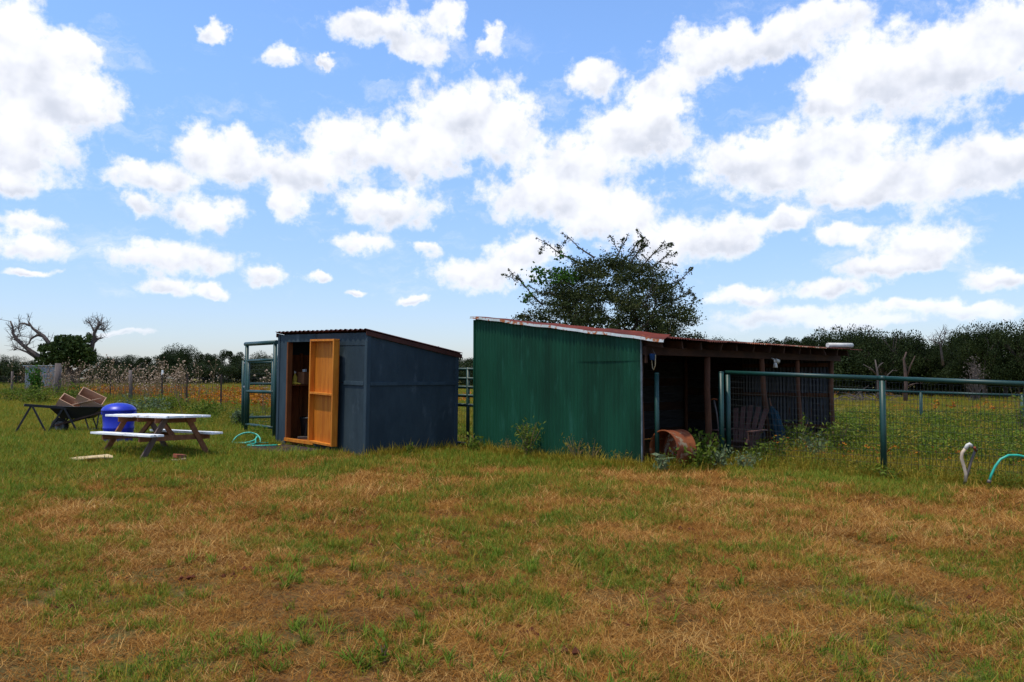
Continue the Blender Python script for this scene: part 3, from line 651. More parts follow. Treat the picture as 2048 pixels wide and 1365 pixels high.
    panel(a, b, (.10, .92, 1.12, 1.30, 1.48, 1.68), (.0, .78, 1), 1.72, 'green barred gate between the two sheds', (.12, .90))
pipe_fences()

# ------------------------------------------------------------------ left wire fence
def wire_fence():
    S = lambda s: Vector((-10.1 - .65 * s, 28.5 + .76 * s, 0)); o = S(-2)
    t = thing('wire_fence', Vector((o.x, o.y, 0)), 0, 'wire field fence on wood and steel posts along the flower meadow', 'fence')
    rr = random.Random(8)
    posts = [(-2, 't', 1.5), (0, 't', 1.42), (3.4, 't', 1.42), (6.3, 't', 1.55), (10.6, 'w', 1.55), (13.8, 't', 1.5), (19.7, 't', 1.6), (25, 'W', 2.0), (30.3, 'W', 1.75), (33.5, 'l', 1.7), (39, 'w', 1.6), (45, 'w', 1.6)]
    for s, k, h in posts:
        p = S(s) - o; p.z = gz(S(s).x)
        if k == 't':
            mb = MB(); mb.box(p.x - .03, p.x + .03, p.y - .006, p.y + .006, p.z - .2, p.z + h); mb.box(p.x - .006, p.x + .006, p.y + .0065, p.y + .04, p.z - .2, p.z + h)
            q = mb.build('steel_post', m_tpost, t)
            if s == 6.3: MB().box(p.x - .032, p.x + .032, p.y - .008, p.y + .042, p.z + h - .20, p.z + h + .004).build('post_tip', m_cap, t)
        else:
            r = {'w': .085, 'W': .19, 'l': .17}[k]; ln = Vector((.75, 0, h - .1)) if k == 'l' else Vector((rr.uniform(-.05, .05), 0, h))
            MB().tube([p - Vector((0, 0, .2)), p + ln * .5 + Vector((.02, 0, 0)), p + ln], [r * 1.1, r, r * .85], 10).build('wood_post', m_greypost, t)
    mb = MB()
    for i in range(7):
        z = .12 + i * .19; pts = [S(s) - o + Vector((0, 0, gz(S(s).x) + z + .02 * math.sin(s * 1.3))) for s in range(-2, 46, 3)]; mb.tube(pts, .0035, 3, False)
    kind(mb.build('line_wires', m_wire, t), 'stuff')
    mb = MB()
    for k in range(230):
        p = S(-2 + k * .2) - o; zz = gz((p + o).x); mb.tube([(p.x, p.y, zz + .1), (p.x, p.y, zz + 1.27)], .003, 3, False)
    kind(mb.build('stay_wires', m_wire, t), 'stuff')
wire_fence()

# ------------------------------------------------------------------ picnic table
def picnic_table():
    c = Vector((-6.35, 14.69, 0)); c.z = gz(c.x) + .0
    t = thing('picnic_table', c, R(143), 'wooden picnic table with worn white painted top and benches', 'table', rx=.012, ry=.012)
    L_, W, H, BW, HB, S, Lf = 2.05, .84, .735, 1.36, .43, 1.28, 1.31
    n = 5; pw = W / n
    for i in range(n):
        y = -W / 2 + i * pw; e = (.0, .012, -.008, .01, -.004)[i]
        MB().box(-L_ / 2 + e, L_ / 2 + e * .7, y + .003, y + pw - .003, H - .038, H + (.002 if i % 2 else 0)).build('top_plank', m_white, t, .006)
    for s in (-1, 1):
        y0 = s * (BW / 2 - .24)
        for k in range(2):
            a, b = sorted((s * (BW / 2 - .235 + k * .12), s * (BW / 2 - .235 + k * .12 + .115)))
            MB().box(-L_ / 2 + .02 * k, L_ / 2 - .01 * k, a, b, HB - .038, HB).build('bench_plank', m_white, t, .006)
    for x in (-Lf / 2, Lf / 2):
        sg = 1 if x > 0 else -1
        for s in (-1, 1):
            MB().bar((x, s * S / 2, -.03), (x, s * .20, H - .042), .09, .04, Vector((1, 0, 0))).build('leg', m_greywood if (x < 0) == (s > 0) else m_tablewood, t, .004)
        xo = x - sg * .042
        MB().box(xo - .019, xo + .019, -BW / 2 + .02, BW / 2 - .02, HB - .13, HB - .04).build('bench_support', m_tablewood, t, .004)
        MB().box(xo - .019, xo + .019, -W / 2 + .04, W / 2 - .04, H - .13, H - .04).build('top_support', m_tablewood, t, .004)
        MB().bar((xo - sg * .02, 0, HB - .10), (sg * .12, 0, H - .06), .09, .038, Vector((0, 1, 0))).build('brace', m_tablewood, t, .004)
    MB().box(-.02, .02, -W / 2 + .06, W / 2 - .06, H - .12, H - .04).build('top_support', m_tablewood, t, .004)
picnic_table()

# ------------------------------------------------------------------ things round the table
def table_things():
    p = G(240, 16.8); t = thing('barrel', p, 0, 'bright blue plastic barrel with domed lid behind the picnic table', 'barrel')
    MB().lathe([(.001, 0), (.255, 0), (.27, .03), (.285, .30), (.295, .32), (.295, .35), (.288, .37), (.31, .66), (.318, .68), (.001, .681)], 40).build('barrel_body', m_bluepl, t)
    MB().lathe([(.318, .665), (.328, .67), (.330, .705), (.318, .72), (.30, .75), (.24, .795), (.15, .825), (.06, .838), (.001, .84)], 40).build('lid', m_bluepl, t)
    for s in (-1, 1): MB().box(s * .322 - .02, s * .322 + .02, -.06, .06, .60, .66).build('handle', m_bluepl, t, .01)
    # wheelbarrow
    p = G(163, 19.3); t = thing('wheelbarrow', p, R(8), 'black wheelbarrow with wooden handles loaded with planter boxes', 'wheelbarrow')
    mb = MB(); rings = [[(-.36, .18, .34), (.24, .18, .34)], [(-.60, .34, .62), (.58, .34, .66)]]
    def rect(x0, x1, y, za, zb): return [(x0, -y, za), (x1, -y, zb), (x1, y, zb), (x0, y, za)]
    o = rect(-.34, .26, .19, .36, .36) + rect(-.58, .56, .34, .645, .62); i_ = rect(-.335, .255, .185, .366, .366) + rect(-.57, .55, .332, .645, .62)
    vs = o + i_
    mb.add(vs, [(3,2,1,0),(0,1,5,4),(1,2,6,5),(2,3,7,6),(3,0,4,7),(8,9,10,11),(8,12,13,9),(9,13,14,10),(10,14,15,11),(11,15,12,8),(4,5,13,12),(5,6,14,13),(6,7,15,14),(7,4,12,15)])
    mb.build('tray', m_black, t, .012)
    MB().tube([(-.59, -.345, .65), (.57, -.345, .625), (.57, .345, .625), (-.59, .345, .65), (-.59, -.345, .65)], .014, 8).build('tray_rim', m_black, t)
    for s in (-1, 1):
        MB().bar((-.50, s * .10, .20), (.85, s * .30, .60), .045, .05).build('handle', m_barrowwood, t, .006)
        MB().tube([(.20, s * .24, .36), (.32, s * .26, .02), (.44, s * .26, .02), (.50, s * .26, .46)], .015, 8).build('leg', m_black, t)
        MB().bar((-.30, s * .14, .27), (-.20, s * .16, .37), .05, .02).build('wedge', m_barrowwood, t)
    M = Matrix.Translation((-.44, 0, .19)) @ Matrix.Rotation(R(90), 4, 'X')
    w = MB().lathe([(.11, -.035), (.15, -.05), (.185, -.035), (.195, 0), (.185, .035), (.15, .05), (.11, .035), (.10, 0), (.11, -.035)], 32, M).build('wheel', m_rubber, t)
    MB().lathe([(.001, -.03), (.03, -.045), (.04, -.02), (.09, -.018), (.112, -.035), (.112, .035), (.09, .018), (.04, .02), (.03, .045), (.001, .03)], 28, M).build('rim', m_rim, w)
    MB().tube([(-.44, -.12, .19), (-.44, .12, .19)], .012, 8).build('axle', m_steelold, w)
    MB().bar((.30, -.26, .10), (.30, .26, .10), .03, .03).build('cross_bar', m_steelold, t)
    def crate(loc, rot, sz, label):
        k = thing('planter_box', loc, 0, label, 'box'); k.rotation_euler = rot; x, y, z = sz; w = .02
        MB().box(-x/2, x/2, -y/2, y/2, 0, w).build('bottom_board', m_paleboard, k, .003)
        for s in (-1, 1):
            a = s * x / 2; MB().box(min(a, a - s*w), max(a, a - s*w), -y/2, y/2, w + .001, z).build('end_board', m_paleboard, k, .003)
            a = s * y / 2; MB().box(-x/2 + w + .001, x/2 - w - .001, min(a, a - s*w), max(a, a - s*w), w + .001, z - .003).build('side_board', m_paleboard, k, .003)
    crate(p + Vector((-.26, -.08, .62)), (R(34), R(30), R(22)), (.46, .28, .22), 'smaller pale wooden planter box tilted at the front of the wheelbarrow')
    crate(p + Vector((.20, -.04, .70)), (R(36), R(28), R(24)), (.56, .34, .26), 'larger pale wooden planter box leaning on top of the wheelbarrow load')
    o = MB().bar((-.30, 0, 0), (.30, 0, .14), .09, .022).build('pale_board', m_paleboard, None, .003); o.location = p + Vector((.28, -.26, .69)); o.rotation_euler = (0, 0, .1)
    tag(o, 'single pale wood slat laid across the wheelbarrow rim', 'board')
    # folding saw horse
    a, b = at(60, 811, 18.5), at(131, 816, 18.95); t = thing('saw_horse', (a.x, a.y, gz(a.x)), 0, 'black metal saw horse with splayed legs in front of the wheelbarrow', 'saw horse'); o = Vector((a.x, a.y, gz(a.x)))
    MB().bar(a - o - (b - a) * .13, b - o + (b - a) * .10, .05, .06).build('beam', m_black, t, .004)
    for q in (a + (b - a) * .08, b - (b - a) * .02):
        for dx, dy in ((-.33, -.12), (.30, .14)):
            f = Vector((q.x + dx, q.y + dy, gz(q.x) - .02)); MB().bar(q - o + Vector((dx * .06, 0, -.02)), f - o, .035, .04).build('leg', m_black, t, .003)
            MB().box(f.x - o.x - .03, f.x - o.x + .03, f.y - o.y - .025, f.y - o.y + .025, f.z - o.z, f.z - o.z + .035).build('foot', m_rubber, t, .004)
    # flat pale board, brick and stone in the grass
    p = G(190, 13.55); mb = MB(); rr = random.Random(2); out = [(-.34, -.10), (-.20, -.13), (.05, -.11), (.22, -.12), (.36, -.05), (.30, .06), (.18, .13), (.12, .08), (-.10, .09), (-.28, .06)]
    n = len(out); vs = [(x, y, .012 + .02 * math.sin(x * 9)) for x, y in out] + [(x, y, .03 + .02 * math.sin(x * 9)) for x, y in out]
    mb.add(vs, [tuple(reversed(range(n))), tuple(range(n, 2 * n))] + [(i, (i + 1) % n, n + (i + 1) % n, n + i) for i in range(n)])
    o = mb.build('broken_sheet', m_yellowboard, None, .003); o.location = p + Vector((0, 0, .055)); o.rotation_euler = (.10, 0, 0); tag(o, 'torn pale yellow board lying flat in the grass beside the table', 'board')
    p = G(362, 13.6)
    o = MB().box(-.11, .11, -.055, .055, 0, .07).build('brick', m_stone, None, .008); o.location = p + Vector((0, 0, .01)); o.rotation_euler = (.05, -.06, .5); tag(o, 'pale worn brick in the grass under the picnic table end', 'brick')
    o = MB().box(-.10, .10, -.05, .05, 0, .065).build('brick', m_brick, None, .008); o.location = p + Vector((-.02, .05, .085)); o.rotation_euler = (.1, .12, 1.1); tag(o, 'red broken brick resting on the pale brick', 'brick')
    o = MB().box(-.45, .45, -.045, .045, 0, .03).build('timber_offcut', m_greywood, None, .004); o.location = G(270, 13.45, .012); o.rotation_euler = (0, 0, .06); tag(o, 'grey timber offcut lying at the foot of the table leg', 'board')
    # green hose heap by the blue shed
    q = G(505, 17.3); t = thing('garden_hose', q, 0, 'tangled teal garden hose on the grass by the blue shed door', 'hose'); pts = []
    for i in range(60):
        a = i / 59 * 2 * math.pi * 1.15 + 2.6; pts.append((-.12 + .29 * math.cos(a), .16 * math.sin(a) + .05, .05 + .20 * max(0, math.sin(a)) ))
    pts += [(.05, -.12, .06), (.14, -.05, .16), (.12, .02, .20), (.10, -.10, .10), (.20, -.25, .05), (.02, -.42, .03), (.10, -.52, .03), (.34, -.52, .03), (.58, -.42, .03), (.70, -.33, .03)]
    sm = []
    for i in range(len(pts) - 1):
        for k in range(3): sm.append(Vector(pts[i]).lerp(Vector(pts[i + 1]), k / 3))
    for _ in range(3): sm = [sm[0]] + [(sm[i-1] + sm[i] * 2 + sm[i+1]) / 4 for i in range(1, len(sm) - 1)] + [sm[-1]]
    MB().tube(sm, .017, 8).build('hose_line', m_hose, t)
    MB().tube([sm[-1], sm[-1] + Vector((.05, .03, 0))], .017, 8).build('coupling', m_yellow, t)
    MB().tube([(-.45, .02, .04), (-.2, -.01, .045), (.1, .02, .05), (.34, .05, .045)], .012, 8).build('loose_end', m_hose, t)
    # mat at the door
    c = Vector((-2.74, 15.38, 0)) + Vector((-.7071, .7071, 0)) * 2.05 + Vector((-.7071, -.7071, 0)) * .62; mb = MB(); n = 14
    vs = []
    for k in range(n):
        a = k / n * 2 * math.pi; r = 1 / max(abs(math.cos(a)) / .52, abs(math.sin(a)) / 1.0) * (1 + .06 * math.sin(3 * a)); vs.append((r * math.cos(a), r * math.sin(a)))
    mb.add([(x, y, .0) for x, y in vs] + [(x, y, .018) for x, y in vs], [tuple(reversed(range(n))), tuple(range(n, 2 * n))] + [(i, (i + 1) % n, n + (i + 1) % n, n + i) for i in range(n)])
    o = mb.build('ground_mat', m_mat); o.location = (c.x, c.y, gz(c.x) + .022); o.rotation_euler = (.0, .0, R(45)); tag(o, 'dark worn rubber mat on the ground before the shed door', 'mat')
    # right side: standpipe and hose
    d = 11.9; t = thing('standpipe', G(1923, d), 0, 'bent white plastic pipe tied to an iron stake by the mesh fence', 'standpipe'); o = G(1923, d)
    w = lambda x, y, dd=0: at(x, y, d + dd) - o
    MB().tube([w(1925, 962), w(1926, 946), w(1922, 930), w(1918, 915), w(1920, 905), w(1926, 897)], .023, 12).build('pipe', m_pvc, t)
    MB().tube([w(1926, 898), w(1931, 890), w(1934, 888), w(1939, 892)], .027, 12).build('elbow', m_pipewhite, t)
    MB().tube([w(1922, 968, .02), w(1930, 945, .03), w(1940, 915, .03), w(1946, 900, .02)], [.020, .020, .019, .018], 8).build('stake', m_steelold, t)
    MB().tube([w(1939, 892), w(1944, 897), w(1950, 900)], .015, 8).build('spigot', m_steelold, t); MB().tube([w(1945, 894, -.03), w(1947, 903, .03)], .018, 8).build('valve', m_rust_pale, t)
    t = thing('garden_hose', G(1985, 11.6), 0, 'arched teal garden hose rising out of the tall grass by the mesh fence', 'hose'); o = G(1985, 11.6)
    w = lambda x, y, dd=0: at(x, y, 11.6 + dd) - o
    pts = [w(1972, 962), w(1977, 948), w(1985, 932), w(1996, 918), w(2012, 910), w(2030, 910), w(2050, 914), w(2080, 926), w(2105, 950, .2), w(2115, 985, .2)]
    MB().tube(pts, .017, 10).build('hose_line', m_hose, t); MB().tube([w(1971, 965), w(1973, 959)], .028, 10).build('coupling', m_steelold, t)
table_things()

# ------------------------------------------------------------------ foliage builders
def raw_mesh(name, v, f, m):
    me = bpy.data.meshes.new(name); nv, nf = len(v), len(f); k = f.shape[1]
    me.vertices.add(nv); me.vertices.foreach_set('co', v.astype(np.float32).ravel())
    me.loops.add(nf * k); me.loops.foreach_set('vertex_index', f.astype(np.int32).ravel())
    me.polygons.add(nf); me.polygons.foreach_set('loop_start', np.arange(0, nf * k, k, dtype=np.int32))
    me.update(calc_edges=True); me.materials.append(m); return me
def leaves(c, size, asp=.5, flat=0.0):
    """pointed leaf quads at centres c (n,3) with random facing"""
    n = len(c); a = rng.normal(size=(n, 3)); a[:, 2] *= (1 - flat); a /= np.linalg.norm(a, axis=1)[:, None] + 1e-9
    b = rng.normal(size=(n, 3)); b -= a * (a * b).sum(1)[:, None]; b /= np.linalg.norm(b, axis=1)[:, None] + 1e-9
    s = (size * rng.uniform(.6, 1.35, n))[:, None]
    v = np.stack([c - a * s * .5, c + b * s * asp * .5, c + a * s * .5, c - b * s * asp * .5], 1).reshape(-1, 3)
    return v, np.arange(4 * n).reshape(n, 4)
def link(me, name, parent=None):
    o = bpy.data.objects.new(name, me); COL.objects.link(o)
    if parent is not None: o.parent = parent
    return o

def grow(p, d, r, length, depth, rr, segs, tips, spread=.6, up=.15, shrink=.72, kids=(2, 3)):
    """recursive limb: returns list of (path, radii)"""
    path, rad = [p], [r]; q = p.copy(); dd = d.copy(); n = 4
    for i in range(n):
        dd = (dd + Vector((rr.gauss(0, .16), rr.gauss(0, .16), rr.gauss(0, .10) + up * .25))).normalized(); q = q + dd * length / n
        path.append(q.copy()); rad.append(r * (1 - .45 * (i + 1) / n))
    segs.append((path, rad))
    if depth == 0: tips.append((path, dd)); return
    for k in range(rr.randint(*kids)):
        s = rr.uniform(.45, 1); i = min(n - 1, int(s * n)); st = path[i].lerp(path[i + 1], s * n - i) if i < n else path[-1]
        nd = (dd + Vector((rr.gauss(0, spread), rr.gauss(0, spread), rr.gauss(up, spread * .6)))).normalized()
        grow(st, nd, rad[i] * .68, length * shrink * rr.uniform(.75, 1.2), depth - 1, rr, segs, tips, spread, up, shrink, kids)
    tips.append((path, dd))

# ------------------------------------------------------------------ thorny tree behind the green shed
def thorn_tree():
    d = 23.0; b = G(1218, d); rr = random.Random(21)
    t = thing('thorn_tree', b, 0, 'spreading thorny tree with small dark leaves behind the green shed', 'tree')
    segs, tips = [], []
    for k in range(9):
        a = k / 9 * 2 * math.pi + rr.uniform(-.3, .3); v = Vector((math.cos(a) * .75, math.sin(a) * .75, rr.uniform(.45, 1.0))).normalized()
        grow(Vector((rr.uniform(-.12, .12), rr.uniform(-.12, .12), 1.55)), v, .075, 1.70, 3, rr, segs, tips, .55, .10, .68, (2, 3))
    # long whips standing out of the crown, at their own places
    whips = []
    def whip(x0, y0, x1, y1, bend=0):
        a, c = at(x0, y0, d - .2) - b, at(x1, y1, d + rr.uniform(-.6, .4)) - b; j = lambda: Vector((rr.gauss(0, .035), rr.gauss(0, .08), rr.gauss(0, .035))); mid = a.lerp(c, .5) + Vector((0, 0, -bend)) + j(); path = [a, a.lerp(mid, .6) + j(), mid, mid.lerp(c, .6) + j() * .8, c]
        segs.append((path, [.028, .022, .017, .012, .005])); whips.append(path)
        for i in (1, 2, 3):
            if rr.random() < .75:
                e = path[i] + (c - a).normalized() * rr.uniform(.1, .3) + Vector((rr.gauss(0, .22), rr.gauss(0, .2), rr.gauss(.05, .2))); pp = [path[i], path[i].lerp(e, .3), path[i].lerp(e, .55) + j() * .4, path[i].lerp(e, .8), e]; segs.append((pp, [.012, .010, .008, .006, .004])); whips.append(pp)
    for w in ((1170, 530, 1072, 474, .08), (1190, 515, 1123, 464, .06), (1085, 610, 1034, 548, .05), (1225, 530, 1258, 466, 0), (1260, 530, 1300, 478, -.05), (1280, 540, 1332, 478, 0),
              (1300, 540, 1345, 500, .05), (1310, 590, 1386, 535, .1), (1320, 610, 1388, 572, .1), (1320, 625, 1392, 645, -.05), (1310, 640, 1390, 618, 0), (1100, 640, 1032, 632, 0), (1110, 590, 1056, 570, .1), (1300, 570, 1372, 556, .1), (1240, 540, 1282, 480, 0)): whip(*w)
    mb = MB(); mb.tube([(0, 0, -.2), (.03, 0, .5), (0, .02, 1.1), (.02, 0, 1.5)], [.26, .2, .18, .12], 10)
    mb.build('trunk', m_bark, t)
    mb = MB()
    for path, rad in segs: mb.tube(path, [max(.004, x) for x in rad], 5, False)
    mb.build('limbs', m_bark, t)
    c = []
    def ok(q):
        e = Vector((q.x / 2.45, q.y / 2.4, (q.z - 3.1) / 2.0)).length; return e < 1.0
    for path, dd in tips:
        for i in range(40):
            s = rr.random() * (len(path) - 1); i0 = min(int(s), len(path) - 2); q = path[i0].lerp(path[i0 + 1], s - i0) + Vector((rr.gauss(0, .10), rr.gauss(0, .10), rr.gauss(0, .07)))
            if ok(q): c.append(q)
    for k in range(560):                                            # leafy sprays through the crown
        a = rr.uniform(0, 2 * math.pi); e = rr.random() ** .5; z = 2.0 + 2.75 * rr.random()
        w = (2.25 if z < 3.5 else 2.0) * math.sqrt(max(.03, 1 - ((z - 2.85) / 1.95) ** 2)); q0 = Vector((w * e * math.cos(a), w * e * math.sin(a), z)); v = Vector((math.cos(a), math.sin(a), rr.uniform(-.1, .5)))
        for i in range(105):
            s = rr.random(); c.append(q0 + v * (s * .5) + Vector((rr.gauss(0, .09), rr.gauss(0, .09), rr.gauss(0, .055))))
    for path in whips:
        for i in range(70):
            s = rr.random() ** .8 * (len(path) - 1); i0 = min(int(s), len(path) - 2); k = .085 * (1 - s / 5.2); c.append(path[i0].lerp(path[i0 + 1], s - i0) + Vector((rr.gauss(0, k), rr.gauss(0, k), rr.gauss(0, k * .7))))
    v, f = leaves(np.array(c), .062, .55); link(raw_mesh('crown', v, f, m_mesq), 'crown', t)
    c = []
    for (x, y, n, r) in ((1080, 545, 90, .16), (1100, 555, 110, .2), (1125, 545, 80, .16), (1070, 562, 40, .1), (1120, 515, 30, .1), (1060, 590, 18, .08), (1052, 600, 14, .06), (1140, 552, 60, .15)):
        q = at(x, y, d - 1.0) - b
        c += [q + Vector((rr.gauss(0, r), rr.gauss(0, r), rr.gauss(0, r * .6))) for _ in range(n)]
    v, f = leaves(np.array(c), .085, .8); o = link(raw_mesh('vine', v, f, m_vine), 'vine', t); o['label'] = 'bright green vine climbing the thorny tree'
thorn_tree()

# ------------------------------------------------------------------ oaks of the tree lines
def oak_proto(seed, h, w, leaf=.16, nl=14500, low=.22):
    rr = random.Random(seed); r2 = np.random.default_rng(seed)
    segs, tips = [], []; mb = MB(); lean = rr.uniform(-.2, .2)
    mb.tube([(0, 0, -.3), (lean * .3, 0, h * .15), (lean, .1, h * .34)], [w * .045, w * .034, w * .028], 8)
    for k in range(5):
        a = k * 1.256 + rr.uniform(-.4, .4); grow(Vector((lean, .1, h * .3)), Vector((math.cos(a), math.sin(a), .8)).normalized(), w * .02, w * .33, 1, rr, segs, tips, .5, .2, .7)
    for p, r in segs: mb.tube(p, r, 5, False)
    me = bpy.data.meshes.new('trunk'); me.from_pydata(mb.v, [], mb.f); me.materials.append(m_bark); me.update()
    cs = []; lob = []
    for k in range(30):
        a = rr.uniform(0, 2 * math.pi); e = rr.random() ** .5; z = h * rr.uniform(low + .12, .90)
        prof = math.sqrt(max(.04 if low > 0 else .5, 1 - ((z / h - .52) / .50) ** 2)); x, y = w / 2 * prof * e * math.cos(a), w / 2 * prof * e * math.sin(a)
        lob.append((x, y, z, w * rr.uniform(.10, .19)))
    per = nl // len(lob)
    for (x, y, z, r) in lob:
        q = r2.normal(size=(per, 3)); q /= np.linalg.norm(q, axis=1)[:, None]; q *= (r2.random((per, 1)) ** .30) * r * (1 + .10 * np.clip(r2.normal(size=(per, 1)), -1, 1))
        q[:, 2] *= .72; q += (x, y, z); cs.append(q)
    v, f = leaves(np.concatenate(cs), leaf, .75)
    return me, v, f
def tree_lines():
    protos = []
    for s, h, w in ((1, 6.2, 8.0), (2, 7.0, 7.0), (3, 5.6, 9.0), (4, 6.6, 6.4), (5, 7.4, 9.5)):
        me, v, f = oak_proto(s, h, w); protos.append((h, w, me, raw_mesh('crown', v, f, m_oak), raw_mesh('crown', v, f, m_oak2)))
    for s, h, w in ((11, 5.0, 7.5), (12, 4.4, 8.5), (13, 5.6, 7.0)):
        me, v, f = oak_proto(s, h, w, .17, 13000, -.14); protos.append((h, w, me, raw_mesh('crown', v, f, m_oak), raw_mesh('crown', v, f, m_oak2)))
    rr = random.Random(77)
    def tree(px, top, d, label, group, bright=False, pi=None, wide=1.0):
        h0, w0, tm, cm, cm2 = protos[pi if pi is not None else rr.randrange(5)]
        p = G(px, d); H = at(px, top, d).z - p.z; sc = H / (h0 * .97)
        o = thing('oak_tree', p, rr.uniform(0, 6.28), label, 'tree', group); o.scale = (sc * wide, sc * wide, sc)
        link(tm, 'trunk', o); link(cm2 if bright else cm, 'crown', o)
    # far line on the left, beyond the meadow
    gl, ll = 'dark oaks along the far edge of the flower meadow', 'dark round crowned oak in the far tree line beyond the flower meadow'
    for px, top in ((-60, 716), (-15, 708), (30, 716), (75, 722), (120, 716), (215, 712), (240, 716), (272, 712), (300, 711), (332, 706), (358, 690), (382, 700), (412, 707), (432, 706), (462, 701), (486, 714), (512, 712), (535, 706), (560, 714), (590, 712), (625, 716), (660, 714), (700, 716), (740, 716), (790, 714), (840, 716), (890, 716), (925, 713), (945, 716), (980, 714)):
        tree(px, top + rr.uniform(-2, 2), rr.uniform(104, 125), ll, gl, wide=.8)
    for px in range(-90, 1010, 46): tree(px + rr.uniform(-10, 10), 728 + rr.uniform(-5, 5), rr.uniform(96, 108), pi=5 + rr.randrange(3), label='low dark oak filling the foot of the far tree line', group='low oaks at the foot of the far tree line', wide=1.5)
    # nearer wood on the right
    gr, lr = 'oaks of the dark wood beyond the right hand field', 'dark leafy oak in the wood beyond the pipe fenced field'
    for px, top, d in ((1462, 686, 92), (1530, 681, 92), (1585, 668, 84), (1618, 666, 80), (1660, 666, 82), (1700, 661, 78), (1740, 660, 80), (1768, 658, 74), (1800, 668, 76), (1835, 680, 80), (1868, 690, 74),
                       (1902, 676, 72), (1935, 662, 68), (1968, 652, 66), (2010, 650, 66), (2050, 652, 64), (2090, 648, 66), (2140, 655, 68), (2200, 650, 70), (1500, 706, 95), (1400, 712, 98), (1340, 714, 100), (1180, 714, 100), (1100, 714, 100), (1260, 714, 100)):
        tree(px, top + rr.uniform(-2, 2), d, lr, gr, wide=.62)
    for i, px in enumerate(range(1560, 2230, 34)): tree(px + rr.uniform(-10, 10), 720 + rr.uniform(-16, 12), rr.uniform(72, 84), label='low spreading oak in front of the right hand wood', group='low oaks in front of the right hand wood', bright=i % 4 == 1, wide=1.35, pi=5 + rr.randrange(3) if i % 3 else None)
    for i, px in enumerate(range(1420, 2260, 60)): tree(px + rr.uniform(-12, 12), 692 + rr.uniform(-14, 10) - (18 if px > 1900 else 0), rr.uniform(88, 98), label='shadowed oak deep in the right hand wood', group='oaks deep in the right hand wood', wide=.85)
tree_lines()

def limb_tree(name, limbs, d, base, m, label, cat='tree', rnd=4, twigs=0, tw_len=.5, parts=None, group=None, depth=.8):
    """tree with limbs that follow known outlines; each limb gets depth of its own"""
    rr = random.Random(rnd); b = G(base, d); t = thing(name, b, 0, label, cat, group); mb = MB(); tw = MB(); paths = []
    for k, (r0, pts) in enumerate(limbs):
        n = len(pts); dy = rr.uniform(-depth, depth)
        path = [at(x, y, d + dy * i / max(1, n - 1)) - b for i, (x, y) in enumerate(pts)]
        mb.tube(path, [r0 * .70 * (1 - .72 * i / max(1, n - 1)) for i in range(n)], 7); paths.append((r0, path))
    mb.build('trunk', m, t)
    if twigs:
        for r0, path in paths[1:]:
            for i in range(twigs):
                s = rr.uniform(.35, 1) * (len(path) - 1); i0 = min(int(s), len(path) - 2); q = path[i0].lerp(path[i0 + 1], s - i0)
                dv = Vector((rr.gauss(0, .7), rr.gauss(0, .7), rr.gauss(.5, .5))).normalized() * tw_len * rr.uniform(.4, 1.2)
                m1 = q + dv * .5 + Vector((rr.gauss(0, .06), rr.gauss(0, .06), rr.gauss(0, .06))); tw.tube([q, m1, q + dv], [.020, .014, .006], 4, False)
                for _ in range(2):
                    e = m1 + Vector((rr.gauss(0, .6), rr.gauss(0, .6), rr.gauss(.5, .5))).normalized() * tw_len * .5; tw.tube([m1, e], [.012, .005], 3, False)
        kind(tw.build('twigs', m, t), 'stuff')
    return t, b, rr

